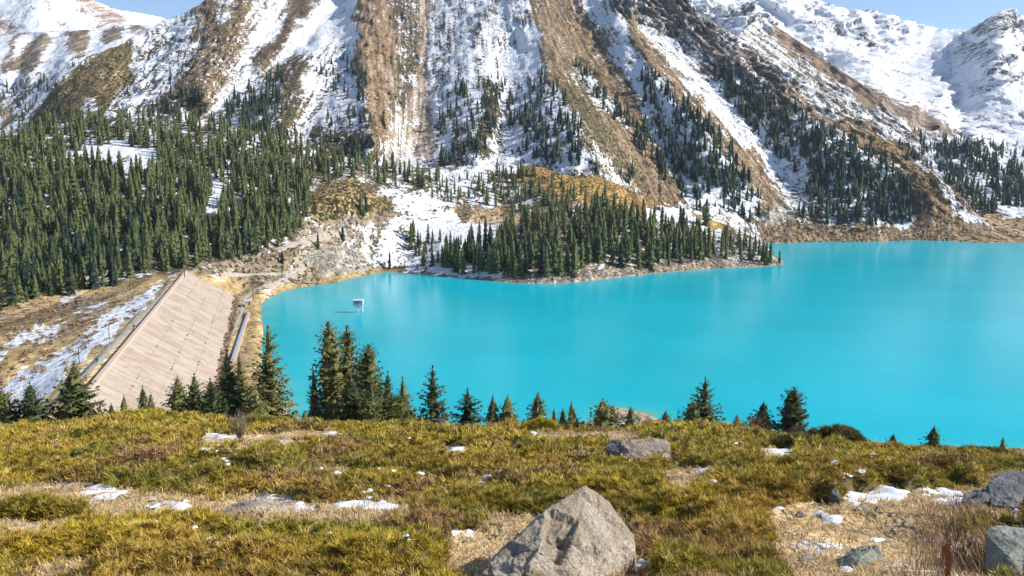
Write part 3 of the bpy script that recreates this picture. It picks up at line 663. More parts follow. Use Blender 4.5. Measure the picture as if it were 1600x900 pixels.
# --- the slope we stand on
AD = np.log(np.array([2.5, 5, 7, 10, 15, 22, 32, 45, 58, 75, 100, 160, 225, 255, 300]))
AP = np.array([1500, 1010, 905, 838, 775, 730, 700, 680, 668, 684, 712, 700, 676, 655, 622], float)
EDGE = [(-200, 672), (0, 668), (100, 664), (200, 652), (320, 655), (430, 660), (560, 662), (680, 668), (800, 666), (900, 668), (1000, 664), (1100, 664), (1200, 678), (1300, 688), (1400, 702), (1500, 706), (1600, 712), (1800, 722)]
NSH = [(-200, 640), (300, 640), (395, 620), (430, 612), (444, 630), (470, 656), (560, 668), (700, 672), (850, 664), (905, 650), (960, 634), (1000, 639), (1050, 648), (1110, 656), (1180, 661), (1300, 680), (1800, 700)]
def ground_A(x, y, fine=True):
    x = np.asarray(x, float); y = np.asarray(y, float); d = np.maximum(y, 1.5)
    qx = 800 + FPX / 1.04 * x / d
    ld = np.log(d)
    py = np.interp(ld, AD, AP)
    w = sstep(8, 40, d) * sstep(190, 110, d)
    py = py + (pline(qx, EDGE) + 7 - 668) * w
    ws = sstep(150, 240, d)
    py = py + (pline(qx, NSH) - 652) * ws
    z = CZ + tanray(py) * d
    if fine:
        k = np.clip(d / 20, 0.35, 1.0) * sstep(130, 70, d)
        z = z + k * (0.30 * fbm(x / 5.0, y / 5.0, 4, 61) + 0.10 * fbm(x / 1.1, y / 1.1, 3, 62)) + 1.0 * sstep(90, 130, d) * fbm(x / 20, y / 20, 4, 63) * sstep(235, 200, d)
    return z
BARE = [
 [(-60,772),(60,758),(130,750),(200,764),(330,778),(440,778),(520,788),(640,790),(645,803),(450,808),(340,815),(210,812),(140,826),(60,834),(-60,828)],
 [(285,702),(330,680),(470,673),(545,674),(540,682),(490,690),(400,702),(340,706)],
 [(815,674),(1005,674),(1005,684),(900,690),(820,682)], [(1035,738),(1050,725),(1110,728),(1110,736),(1085,758),(1060,770),(1040,758)],
 [(1190,800),(1240,785),(1310,780),(1430,764),(1545,764),(1600,770),(1600,800),(1500,800),(1500,835),(1560,835),(1640,920),(1250,940),(1225,900),(1205,850)],
 [(690,845),(740,825),(800,812),(835,818),(790,850),(770,900),(740,940),(690,900)], [(685,700),(742,705),(742,715),(700,712)],
 [(1180,696),(1245,700),(1240,716),(1190,716)], [(950,880),(1000,868),(1030,885),(1010,940),(950,940)], [(380,770),(460,772),(470,800),(350,806),(340,785)], [(505,730),(560,732),(540,738),(505,738)]]
SNOWP = [
 ([(135,757),(160,757),(197,770),(192,779),(160,772),(133,770)], 'snow patch under the juniper edge at left, widest of the left row'),
 ([(224,779),(240,776),(250,785),(262,783),(255,798),(236,800)], 'broken snow patch in the straw beside the first left snow patch'),
 ([(268,784),(299,785),(300,803),(268,798)], 'thin streaky snow patch in the straw, third of the left row'),
 ([(455,787),(480,785),(506,791),(500,796),(458,795)], 'small snow patch beside the pale flat rock in the straw band'),
 ([(512,789),(545,783),(590,786),(634,791),(625,797),(560,794),(520,796)], 'long snow strip along the foot of the middle juniper mat'),
 ([(316,679),(330,676),(366,682),(360,686),(318,684)], 'snow strip behind the bare grey shrub at the hill edge'),
 ([(495,675),(510,673),(536,677),(530,682),(500,680)], 'small snow strip below the tall pair of spruces'),
 ([(1312,771),(1355,770),(1383,757),(1427,771),(1410,780),(1350,785),(1313,783)], 'largest snow patch, with a raised peak, at the juniper edge on the right'),
 ([(1425,766),(1440,761),(1506,766),(1500,772),(1428,770)], 'flat snow strip left of the dark slate boulder'),
 ([(1455,783),(1490,777),(1528,785),(1520,792),(1460,787)], 'snow patch in front of the low slate slab'),
 ([(1268,807),(1295,803),(1333,816),(1325,823),(1285,817)], 'snow patch in the straw above the grey-green stone'),
 ([(1339,838),(1370,837),(1377,846),(1345,847)], 'small lone snow patch in the middle of the straw clearing'),
 ([(1428,849),(1440,842),(1505,852),(1508,861),(1470,862)], 'snow patch behind the rusty post'),
 ([(1306,881),(1325,876),(1348,887),(1338,896),(1312,892)], 'snow patch leaning on the grey-green stone'),
 ([(1258,782),(1275,780),(1292,787),(1283,792)], 'small snow patch at the left end of the straw clearing'),
 ([(705,828),(735,826),(742,833),(735,842),(708,840)], 'snow patch in the grass left of the tan boulder'),
 ([(985,876),(1005,872),(1022,881),(1015,897),(985,893)], 'snow patch at the right foot of the tan boulder'),
 ([(1080,731),(1115,730),(1117,736),(1085,736)], 'small snow patch right of the flat-topped boulder'),
 ([(1203,703),(1225,700),(1242,706),(1235,712),(1206,710)], 'snow patch at the foot of the juniper mound by the rounded spruce'),
 ([(694,697),(715,698),(740,707),(735,711),(705,706)], 'snow streak between junipers in the middle of the hill'),
 ([(1205,791),(1235,792),(1230,798),(1208,797)], 'leftmost small snow patch of the straw clearing')]
def bare_mask(px, py, soft=4):
    wx = px + 5 * fbm(px / 25, py / 12, 3, 71); wy = py + 3 * fbm(px / 25, py / 12, 3, 72)
    m = np.zeros(np.shape(px))
    for p in BARE: m = np.maximum(m, pmask(wx, wy, p, soft))
    for p, _ in SNOWP:
        c = np.mean(p, 0); q = [(c[0] + (a - c[0]) * 1.08, c[1] + (b - c[1]) * 1.15) for a, b in p]
        m = np.maximum(m, pmask(px, py, q, 3))
    return m
# rocks of the hill in photo pixels: (x0, y0, x1, y1) footprints that junipers keep out of
ROCKBOX = [(752, 800, 992, 930), (950, 688, 1048, 722), (1535, 738, 1640, 792), (1540, 825, 1640, 930), (1315, 850, 1375, 890), (1500, 765, 1540, 785)]
def worley(x, y, cell, seed):
    x = x / cell; y = y / cell; xi = np.floor(x).astype(int); yi = np.floor(y).astype(int)
    f1 = np.full(x.shape, 9.0); f2 = np.full(x.shape, 9.0); cid = np.zeros(x.shape)
    for dx in (-1, 0, 1):
        for dy in (-1, 0, 1):
            a = (xi + dx) & 255; b = (yi + dy) & 255
            h1 = _perm[_perm[a] + b + seed]; h2 = _perm[h1 + 91]; h3 = _perm[h2 + 57]
            d = np.hypot(xi + dx + .15 + .7 * h1 / 255 - x, yi + dy + .15 + .7 * h2 / 255 - y)
            n1 = d < f1
            f2 = np.where(n1, f1, np.minimum(f2, d)); cid = np.where(n1, h3 / 255., cid); f1 = np.where(n1, d, f1)
    return f1, f2, cid
def bushes(x, y):
    wx = x + .35 * fbm(x / 1.1, y / 1.1, 3, 84); wy = y * .8 + .35 * fbm(x / 1.1, y / 1.1, 3, 85)
    f1, f2, cid = worley(wx, wy, 1.75, 5)
    return sstep(0.02, .42, f2 - f1), cid
def jheight(x, y, z):
    """height of the juniper mat over the ground"""
    px, py = proj(np.stack([x, y, z], -1))
    hp = np.minimum(0.24 * FPX / np.maximum(y, 3), 20)         # what grows here hides this much of the ground behind it
    c = 1 - np.maximum(bare_mask(px, py), np.maximum(bare_mask(px, py - .5 * hp), bare_mask(px, py - hp)))
    for a, b, e, f in ROCKBOX: c = np.minimum(c, 1 - pmask(px, py, [(a, b), (e, b), (e, f), (a, f)], 5))
    gap = fbm(x / 2.6, y / 2.6, 4, 81)
    c = c * sstep(-0.62, -0.42, gap) * sstep(64, 56, y)
    dome, cid = bushes(x, y)
    mound = dome * (.45 + .75 * cid) + .25 * fbm(x / 3.5, y / 4, 3, 82)
    s = np.clip(0.35 + y / 30, 0.4, 1.0)
    cl = np.clip(0.5 + fbm(x / .5, y / .6, 2, 83), 0, 1.2)
    return c * np.maximum(.04, 0.05 + 0.34 * mound * s + (.05 + .004 * y) * cl), c
ad = np.exp(np.linspace(math.log(3.0), math.log(300), 240)); ax = np.arange(-220, 1825, 8)
AX = (ax[None] - 800) / FPX * 1.04 * ad[:, None]; AY = np.tile(ad[:, None], (1, len(ax)))
AZ = ground_A(AX, AY)
apx, apy = proj(np.stack([AX, AY, AZ], -1))
bm_ = bare_mask(apx, apy)
gcolA = np.ones(AX.shape + (3,)) * np.array((0.20, 0.14, 0.07))
gcolA += (np.array((0.52, 0.375, 0.20)) - gcolA) * bm_[..., None]
sandw = (sstep(238, 246, AY) + 0 * AX)
gcolA += (np.array((0.46, 0.37, 0.28)) - gcolA) * sandw[..., None]
snA = np.where(AY < 80, 0.03 + 0.22 * (bm_ > 0.5), 0.25) * (1 - sandw)
nA = len(ax); iA = (np.arange(len(ad) - 1)[:, None] * nA + np.arange(nA - 1)).ravel()
VA = np.stack([AX, AY, AZ], -1).reshape(-1, 3); FA = np.stack([iA, iA + 1, iA + nA + 1, iA + nA], 1)
props(link('hillside', mesh_np('hillside', VA, FA, M_near, True, {'snow': snA.ravel(), 'shrub': (0.2 * (1 - bm_)).ravel(), 'gcol': gcolA.reshape(-1, 3)})), kind='structure')
BVH_A = BVHTree.FromPolygons([tuple(p) for p in VA.tolist()], FA.tolist())
def hit_A(px, py):
    p = unproj(px, py, 100.0)
    h = BVH_A.ray_cast(Vector((0, 0, CZ)), (Vector(p) - Vector((0, 0, CZ))).normalized())
    return h[0]
# wide ground below everything, out to the horizon
gm = plain('far_ground', (0.2, 0.15, 0.1))
me = mesh_np('ground', [(-15000, -15000, -30), (15000, -15000, -30), (15000, 15000, -30), (-15000, 15000, -30)], np.array([[0, 1, 2, 3]]), gm)
props(link('ground', me), kind='structure')

# ------------------------------------------------------------------ the lake
wx_ = np.arange(-330, 1700, 10.0); wy_ = np.concatenate([np.arange(195, 300, 2.0), np.arange(300, 1020, 8.0)])
WX, WY = np.meshgrid(wx_, wy_)
sh1 = [tuple(unproj(x, y, float(dz(y, 0)))[:2]) for x, y in SHORE]
sh2 = []
for q in range(400, 1800, 12):               # shoreline under the hill
    dd = np.arange(200, 299, 0.5); zz = ground_A((q - 800) / FPX * 1.04 * dd, dd)
    k = np.argmax(zz < 0) if (zz < 0).any() else None
    if k: sh2.append(((q - 800) / FPX * 1.04 * dd[k], dd[k]))
SD = np.full(WX.shape, 1e9)
for line, kk in ((sh1, 1.6), (sh2, 1.0)):
    for a, b in zip(line[:-1], line[1:]): SD = np.minimum(SD, kk * seg_dist(WX, WY, *a, *b))
shal = np.exp(-SD / 5.0)
m, nt, bs = newmat('glacial_water')
p = geo_pos(nt)
sh = attr(nt, 'shallow').outputs['Fac']
nW = noise(nt, p, 0.012, 5, 0.55)
base = mixc(nt, ramp01(nt, nW, 0.3, 0.7), (0.0, 0.385, 0.465), (0.0, 0.43, 0.53))
base = mixc(nt, ramp01(nt, sh, 0.0, 0.75), base, (0.05, 0.42, 0.42))
base = mixc(nt, ramp01(nt, sh, 0.5, 1.0), base, (0.26, 0.30, 0.20))
nR = noise(nt, p, 0.30, 4, 0.7)
base = scalec(nt, base, ramp01(nt, nR, 0.3, 0.7, 0.955, 1.045))
L(nt, base, bs.inputs['Base Color'])
bs.inputs['Roughness'].default_value = 0.19; bs.inputs['IOR'].default_value = 1.33; bs.inputs['Specular IOR Level'].default_value = 0.085
mp = N(nt, 'ShaderNodeMapping'); mp.inputs['Scale'].default_value = (0.9, 0.55, 1); L(nt, p, mp.inputs[0])
w1 = noise(nt, mp.outputs[0], 0.9, 3, 0.6); w2 = noise(nt, mp.outputs[0], 0.12, 3, 0.5)
bump(nt, bs, math_n(nt, 'ADD', w1, math_n(nt, 'MULTIPLY', w2, 2.0)), 0.12, 0.35)
nw = len(wx_); iw = (np.arange(len(wy_) - 1)[:, None] * nw + np.arange(nw - 1)).ravel()
props(link('lake_water', mesh_np('lake_water', np.stack([WX, WY, 0 * WX], -1), np.stack([iw, iw + 1, iw + nw + 1, iw + nw], 1), m, True, {'shallow': shal.ravel()})), kind='structure')

# ------------------------------------------------------------------ spruces
def frond_tree(h, R, whorls, branches, stations, seed, low=0.04, shape=0.85, droop=0.35, gap=0.0, spray=1.0, core=0.0, top_narrow=1.0, tiers=4, puff=0):
    """crown of a spruce as many small needle sprays on whorled, drooping branches (verts, tris)"""
    r = random.Random(seed)
    V, F = [], []
    def kite(p, d, s, l, w, sag):
        n = len(V)
        V.extend((p, p + d * (l * 0.42) + s * (w * 0.5) + Vector((0, 0, -sag)), p + d * l + Vector((0, 0, -sag * 0.6)), p + d * (l * 0.42) - s * (w * 0.5) + Vector((0, 0, -sag))))
        F.append((n, n + 1, n + 2)); F.append((n, n + 2, n + 3))
    lean = Vector((r.uniform(-.02, .02), r.uniform(-.02, .02), 0)) * h
    for i in range(whorls):
        t = (i + r.uniform(0, .8)) / whorls
        t = low + (1 - low) * t
        z = t * h
        rad = R * ((1 - t) ** shape) * top_narrow * (0.5 + 0.5 * min(1, (t + .05) / .16))
        if t > .93: rad *= 0.8
        rad = max(rad, 0.035 * R)
        nb = max(3, int(branches * (0.55 + 0.45 * (1 - t)) + r.random()))
        a0 = r.uniform(0, 6.28)
        for k in range(nb):
            if r.random() < gap: continue
            a = a0 + 6.283 * k / nb + r.uniform(-.3, .3)
            Lb = rad * r.uniform(0.62, 1.18)
            out = Vector((math.cos(a), math.sin(a), 0)); side = Vector((-math.sin(a), math.cos(a), 0))
            sl = (0.35 * t - droop * (1 - t)) + r.uniform(-.12, .12)
            base = lean * t * t + Vector((0, 0, z))
            for s in range(stations):
                f = (s + 0.6 + r.uniform(-.25, .25)) / stations
                p = base + out * (Lb * f * 0.92) + Vector((0, 0, Lb * f * sl + 0.22 * Lb * f * f * (0.4 + droop)))
                l = Lb * (0.50 - 0.18 * f) * spray * r.uniform(.8, 1.25)
                wd = l * 0.62
                for sg in (-1, 1):
                    d = (out * r.uniform(.45, .9) + side * sg * r.uniform(.5, 1.0) + Vector((0, 0, r.uniform(-.55, .15)))).normalized()
                    sv = d.cross(Vector((0, 0, 1))).normalized()
                    kite(p, d, (sv + Vector((0, 0, r.uniform(-.6, .6)))).normalized(), l, wd, l * 0.10)
                for q in range(puff):
                    d = (out * r.uniform(-.1, 1) + side * r.uniform(-1, 1) + Vector((0, 0, r.uniform(-.7, .8)))).normalized()
                    kite(p, d, d.orthogonal().normalized() if r.random() < .5 else d.cross(out + Vector((.01, 0, .3))).normalized(), l * .8, wd * .8, 0)
                if s == stations - 1 or r.random() < .35:
                    kite(p, (out + Vector((0, 0, r.uniform(-.3, .35)))).normalized(), (side + Vector((0, 0, r.uniform(-.5, .5)))).normalized(), l * 1.05, wd, l * .05)
    for k in range(3):                       # leader
        a = r.uniform(0, 6.28)
        kite(lean + Vector((0, 0, h * .955)), Vector((0.12 * math.cos(a), 0.12 * math.sin(a), 1)).normalized(), Vector((math.cos(a), math.sin(a), 0)), h * .05, h * .012 + R * .05, 0)
    if core > 0:                             # the dense inside of the crown: ragged skirts, tier over tier
        for q in range(tiers):
            z0 = low + (1 - low) * q / tiers; z1 = min(.97, z0 + (1 - low) * 1.7 / tiers)
            m = 9; n = len(V); a0 = r.uniform(0, 6.28)
            R0 = core * R * (1 - z0) ** shape * (top_narrow if q else .8)
            for k in range(m):
                a = a0 + 6.283 * k / m
                rr = R0 * (1.0 if k % 2 else .68) * r.uniform(.8, 1.2)
                V.append(lean * z0 * z0 + Vector((math.cos(a) * rr, math.sin(a) * rr, (z0 - (.03 if k % 2 else 0)) * h + r.uniform(-.15, .15) * R0)))
            V.append(lean * z1 * z1 + Vector((0, 0, z1 * h)))
            for k in range(m): F.append((n + k, n + (k + 1) % m, n + m))
    return np.array([tuple(v) for v in V], np.float32), np.array(F, np.int32)
def trunk_mb(h, r0, low=0.0):
    return MB().tube([(0, 0, -0.6), (0, 0, 0.02 * h), (0.004 * h, 0, 0.4 * h), (0, 0.003 * h, 0.93 * h)], [r0 * 1.35, r0, r0 * .62, r0 * .12], 8)

# foreground spruces: photo x, photo y of the tip, half width in photo px at the foot, distance, kind, label
FT = [
 (3, 606, 27, 72, 'full', 'spruce cut by the left edge of the picture, behind the yellow-green junipers'),
 (46, 597, 24, 72, 'full', 'light green spruce just right of the one at the left edge'),
 (115, 567, 34, 74, 'wide', 'broad pyramid-shaped blue-green spruce standing alone against the pale dam face at left'),
 (174, 629, 9, 64, 'small', 'tiny spruce tip just right of the broad pyramid spruce, before the dam face'),
 (193, 616, 10, 64, 'thin', 'thin pale spruce sapling in front of the dam face'),
 (223, 602, 15, 68, 'full', 'small dark spruce with a double tip in front of the dam face, its taller half'),
 (235, 612, 11, 69, 'full', 'lower right half of the small dark spruce pair in front of the dam'),
 (277, 585, 24, 74, 'full', 'light green spruce at the left end of the clump below the dam'),
 (303, 583, 22, 76, 'full', 'second spruce from the left in the clump below the dam'),
 (330, 590, 24, 74, 'full', 'dense short spruce in the middle of the clump below the dam'),
 (353, 545, 24, 80, 'full', 'tall pointed spruce in the clump below the dam, in front of the pipe'),
 (375, 550, 17, 84, 'full', 'slim dark spruce right of the pipe end'),
 (416, 507, 33, 80, 'sparse', 'tall open-branched spruce at the lake shore corner, right end of the clump below the dam'),
 (398, 600, 22, 70, 'full', 'low bushy spruce at the foot of the tall open-branched spruce'),
 (490, 571, 13, 92, 'thin', 'slim dark spruce touching the left side of the tallest pair'),
 (517, 502, 30, 90, 'column', 'tallest spruce of the picture front, left of the tall pair before the lake'),
 (543, 506, 24, 92, 'column', 'right tree of the tall pair of spruces before the lake'),
 (572, 537, 29, 86, 'column', 'rounded dense spruce right of the tall pair'),
 (550, 585, 26, 78, 'full', 'lower dark spruce in front of the tall pair'),
 (578, 600, 22, 76, 'full', 'bushy spruce at the foot of the rounded dense spruce'),
 (605, 578, 17, 80, 'full', 'pointed spruce right of the tall group, with a yellowish bushy tree at its foot'),
 (631, 588, 15, 82, 'full', 'slender spruce with a thin tip behind the yellowish bushy tree'),
 (621, 617, 25, 72, 'yellow', 'low yellow-green bushy spruce right of the tall group'),
 (677, 571, 21, 78, 'sparse', 'dark layered spruce standing alone between the yellowish tree and the small pyramid'),
 (730, 605, 20, 72, 'sparse', 'small open pyramid spruce alone before the water, left of the close pair'),
 (770, 617, 13, 68, 'full', 'left tree of the close pair of small dark spruces'),
 (793, 616, 15, 68, 'full', 'right tree of the close pair of small dark spruces'),
 (839, 611, 16, 70, 'full', 'dark small spruce with a sharp tip beside the yellow-green juniper mound'),
 (866, 638, 8, 64, 'small', 'smallest of three little spruces left of the beach'),
 (880, 638, 9, 65, 'full', 'middle of the three little spruces left of the beach'),
 (894, 627, 10, 66, 'full', 'tallest of the three little spruces left of the beach'),
 (943, 623, 20, 66, 'wide', 'broad bushy spruce in front of the pale beach'),
 (957, 632, 12, 67, 'full', 'narrow spruce grown into the right side of the broad bushy one by the beach'),
 (986, 634, 11, 64, 'full', 'small dark spruce in front of the right part of the beach'),
 (1041, 641, 9, 64, 'full', 'tiny dark spruce right of the beach'),
 (1102, 588, 22, 72, 'sparse', 'tall layered spruce of the right half, with a lower twin at its left'),
 (1082, 624, 17, 71, 'full', 'lower twin at the left of the tall layered spruce'),
 (1152, 647, 8, 62, 'full', 'tiny spruce between the tall layered one and the pointed one on the right'),
 (1192, 626, 19, 66, 'full', 'pointed dark spruce by the pinkish bare shrub'),
 (1240, 604, 24, 66, 'column', 'rounded dense spruce on the right with a bare pinkish shrub at its foot'),
 (1396, 677, 8, 60, 'full', 'tiny spruce tip on the right hill edge'),
 (1460, 664, 14, 60, 'wide', 'small broad spruce on the right hill edge before open water'),
 (1568, 682, 7, 60, 'full', 'tiny spruce tip behind the junipers at the far right edge'),
 (475, 640, 8, 66, 'small', 'small light spruce left of the foot of the tall pair'),
 (657, 644, 9, 68, 'small', 'small pale spruce at the left foot of the dark layered spruce')]
PROF = {'full': dict(shape=.78, droop=.30, gap=.05), 'wide': dict(shape=.72, droop=.25, gap=.03), 'small': dict(shape=.95, droop=.1, gap=.12), 'thin': dict(shape=.9, droop=.35, gap=.12),
        'sparse': dict(shape=.66, droop=.28, gap=.22), 'column': dict(shape=.42, droop=.2, gap=.05), 'yellow': dict(shape=.55, droop=.1, gap=.05)}
for i, (px, pt, hw, d, kind, lab) in enumerate(FT):
    x = float(unproj(px, pt, d)[0])
    zt = float(unproj(px, pt, d)[2]); zb = float(ground_A(np.array([x]), np.array([float(d)]))[0]) - 0.1
    h = zt - zb
    hw_m = hw * d / FPX * 1.04
    vis = max(0.3, 1 - max(0, (zt - float(unproj(px, 655, d)[2]))) / h)    # part of the tree below the visible foot
    pr = PROF[kind]
    tf = min(.75, max(0.0, (float(unproj(px, 650 if px < 1150 else 662 if px < 1300 else 690, d)[2]) - zb) / h))
    R = hw_m * min(2.0, 1 / (1 - tf) ** pr['shape']) * 1.32
    wh = int(np.clip(h / 0.26, 11, 40))
    t = empty('spruce_tree', (x, d, zb), lab, 'spruce', 'spruces along the edge of the hill', RND.uniform(0, 6))
    V, F = frond_tree(h, R, wh, 10 if kind in ('column', 'wide', 'full', 'yellow') else 8, 5 if h > 4 else 3, 500 + i, spray=0.66 if kind != 'sparse' else .68, core=.68 if kind != 'sparse' else .34, tiers=int(np.clip(h / .9, 5, 14)), puff=1, **pr)
    trunk_mb(h, 0.018 * h + 0.02).build('trunk', M_bark, t, True)
    link('crown', mesh_np('crown', V, F, M_spruce_y if kind == 'yellow' else M_spruce), t)

# --- forests: outlines of tree feet in photo pixels, count, height range in metres, sheet
FORESTS = [
 ('B', [(-70,245),(60,205),(180,192),(300,197),(420,216),(500,246),(600,263),(690,271),(700,298),(620,293),(560,274),(500,290),(478,330),(425,385),(385,402),(330,412),(290,423),(200,443),(100,462),(-70,500)], 1650, (8, 22), [[(110,236),(180,226),(250,242),(250,264),(180,268),(112,258)], [(328,300),(352,296),(345,350),(325,362)]], 'F'),
 ('B', [(410,340),(480,325),(485,345),(430,395),(395,400)], 34, (10, 18), [], 'e'),
 ('B', [(665,410),(700,395),(760,384),(790,352),(860,336),(930,328),(1000,342),(1060,357),(1100,376),(1120,388),(1125,405),(1060,414),(1000,420),(930,416),(885,434),(800,432),(700,426)], 300, (15, 25), [[(700,360),(760,350),(800,345),(790,372),(740,392),(700,396)], [(990,325),(1075,325),(1100,352),(1060,356),(1010,345)]], 'P'),
 ('B', [(1125,375),(1190,388),(1198,408),(1150,412),(1125,405)], 34, (13, 19), [], 'T'),
 ('B', [(640,370),(720,380),(790,390),(800,425),(700,424),(650,418)], 34, (13, 20), [], 'S'),
 ('B', [(695,285),(760,275),(830,268),(870,280),(920,312),(880,322),(800,332),(730,320),(695,312)], 72, (13, 21), [], 'h'),
 ('B', [(640,300),(700,295),(760,320),(690,325)], 12, (10, 16), [], 'h'),
 ('B', [(290,395),(420,375),(440,385),(340,412)], 40, (5, 9), [], 'y'),
 ('C', [(232,180),(250,160),(320,140),(330,170),(300,205),(240,205)], 70, (14, 22), [], 'm'),
 ('C', [(200,150),(240,70),(300,50),(312,100),(300,150)], 60, (6, 12), [], 'm'),
 ('C', [(318,195),(345,172),(400,140),(440,108),(450,130),(430,200),(390,215)], 135, (13, 21), [], 'm'),
 ('C', [(490,112),(540,82),(576,112),(575,150),(602,245),(540,245),(498,205),(530,160)], 115, (9, 19), [], 'm'),
 ('C', [(395,150),(450,170),(470,230),(400,230)], 50, (12, 18), [], 'm'),
 ('C', [(688,160),(720,130),(770,122),(795,132),(775,180),(757,262),(690,262),(686,200)], 125, (10, 22), [], 'm'),
 ('C', [(770,200),(800,140),(850,105),(882,150),(912,202),(908,258),(850,258),(800,225)], 165, (12, 23), [], 'm'),
 ('C', [(888,95),(930,120),(990,190),(985,206),(930,152)], 42, (12, 18), [], 'm'),
 ('C', [(930,140),(1000,200),(1062,262),(1095,312),(1050,305),(988,222),(938,172)], 85, (14, 24), [], 'm'),
 ('C', [(965,270),(990,268),(990,290),(965,290)], 8, (14, 20), [], 'm'),
 ('C', [(1010,105),(1060,150),(1122,212),(1172,272),(1195,318),(1140,320),(1080,292),(1030,222),(1000,162)], 250, (14, 24), [], 'm'),
 ('C', [(1080,325),(1140,320),(1200,330),(1180,350),(1100,345)], 18, (14, 20), [], 'm'),
 ('C', [(1100,100),(1180,132),(1250,182),(1300,208),(1380,250),(1415,285),(1430,335),(1420,352),(1330,354),(1240,347),(1262,292),(1222,252),(1150,182)], 640, (14, 25), [[(1245,250),(1262,255),(1262,330),(1240,340)]], 'm'),
 ('C', [(1395,225),(1440,240),(1450,260),(1410,250)], 24, (12, 18), [], 'm'),
 ('D', [(1434,228),(1512,218),(1600,248),(1660,262),(1660,325),(1560,324),(1530,334),(1484,294),(1452,256)], 640, (13, 23), [], 'm'),
 ('D', [(1500,340),(1545,318),(1560,330),(1512,352)], 26, (14, 22), [], 'm'),
 ('D', [(1420,205),(1600,225),(1600,245),(1440,225)], 70, (7, 14), [], 'm'),
 ('M', [(-70,140),(50,122),(100,132),(62,172),(50,205),(-70,225)], 120, (12, 20), [], 'm'),
 ('M', [(40,130),(120,95),(160,85),(110,130),(60,170)], 36, (8, 14), [], 'm')]
SINGLE = [(609,420,30,'small lone spruce at the water corner right of the straw shore strip'), (536,376,26,'lone spruce on the rubble slope right of the upper dirt road'), (497,389,30,'lone spruce beside the bend of the dirt road'), (441,411,22,'dark little spruce in the fork of the two dirt roads'), (1197,414,40,'tall slim spruce at the end of the peninsula'), (1203,411,36,'spruce just right of the tall slim one at the peninsula end'), (1218,411,22,'last small spruce at the very tip of the peninsula'),
          (642,390,32,'left of two spruces on the open snow slope left of the peninsula wood'), (653,386,30,'right of two spruces on the open snow slope left of the peninsula wood'), (632,416,12,'tiny spruce on the snowy shore right of the lone spruce at the water corner'), (652,420,10,'tiniest spruce right at the snowy shore below the pair on the snow'), (564,332,32,'tallest of the small clump of spruces on the straw dome'), (572,330,28,'right tree of the small clump of spruces on the straw dome'), (568,337,20,'smallest front tree of the clump of spruces on the straw dome'), (470,355,26,'small spruce on rocky ground above the upper dirt road'), (380,395,20,'spruce standing in the low thicket above the far dam end'), (119,474,12,'tiny round spruce alone in the straw field left of the snow strips'), (1063,352,34,'spruce in front of the big snow patch behind the peninsula wood'), (1103,352,46,'tall spruce breaking the outline above the right end of the peninsula wood'), (945,330,46,'tall spruce on the crest of the peninsula wood below the left hut'), (751,410,36,'spruce on the snowy bank at the left end of the peninsula wood')]
TREES = []                                  # x, y, z, height, code, label
RT = np.random.default_rng(23)
MAPS = {'B': B, 'C': C, 'D': D, 'M': Msh}
for key, poly, cnt, (h0, h1), holes, code in FORESTS:
    p = np.array(poly, float); S = MAPS[key]
    got = 0; acc = []
    while got < cnt:
        n = 4000
        x = RT.uniform(p[:, 0].min(), p[:, 0].max(), n); y = RT.uniform(p[:, 1].min(), p[:, 1].max(), n)
        wx = x + 6 * fbm(x / 25, y / 25, 3, 91); wy = y + 5 * fbm(x / 25, y / 25, 3, 92)
        ok = poly_sd(wx, wy, poly) > 0
        for hq in holes: ok &= poly_sd(wx, wy, hq) < 0
        if code == 'm': ok &= fbm(x / 15, y / 15, 3, 93) > RT.uniform(-.25, .40, n)
        x, y = x[ok], y[ok]
        for a, b in zip(x, y):
            if got >= cnt: break
            md = (4.2 if code == 'm' else 5.2 if code in 'FP' else 7) * (0.6 + 0.6 * RT.random())
            if any((a - q) ** 2 + 3 * (b - w) ** 2 < md * md for q, w in acc[-400:]) and RT.random() < .9: continue
            acc.append((a, b)); got += 1
    acc = np.array(acc)
    P, _ = on_sheet(S, acc[:, 0], acc[:, 1])
    u = RT.random(len(P)) ** (0.9 if code in 'FP' else 1.3) ; h0 = h0 * (1 if code in 'FP' else .62)
    for (a, b, c), k, q in zip(P, u, acc):
        TREES.append((a, b, c, h0 + (h1 - h0) * k, code, None))
for px, py, hp, lab in SINGLE:
    h = hit_B(px, py)
    if h: TREES.append((h.x, h.y, h.z, hp * h.y / FPX, 's', lab))
PROTO = [frond_tree(1.0, r_ * 1.25, 13, 6, 2, 900 + i, low=.03, shape=s_, droop=.35, gap=.04, spray=1.0, core=.82, tiers=6) for i, (r_, s_) in enumerate([(.150, .66), (.17, .75), (.135, .55), (.16, .64), (.19, .8), (.145, .5), (.165, .6), (.18, .7)])]
MIDP = [frond_tree(1.0, r_ * 1.25, 8, 5, 1, 930 + i, low=.03, shape=s_, droop=.35, gap=.1, spray=1.5, core=.82, tiers=6) for i, (r_, s_) in enumerate([(.150, .66), (.17, .75), (.135, .55), (.16, .64), (.19, .8), (.145, .5)])]
SMALLP = [frond_tree(1.0, r_, 6, 4, 1, 950 + i, low=.03, shape=.85, droop=.35, gap=.0, spray=1.5, core=.85, tiers=4) for i, r_ in enumerate([.21, .235, .19, .25])]
size = np.array([t[3] / t[1] for t in TREES])
for i, t in enumerate(TREES):
    if t[5] or t[4] == 's': size[i] += 1
order = np.argsort(-size)
NBIG = 300 - len(FT)
big = order[:NBIG]; rest = order[NBIG:]
pm = [mesh_np('spruce', np.concatenate([v, ]) , f, M_farspruce) for v, f in PROTO]
for me in pm: me.name = 'spruce_mesh'
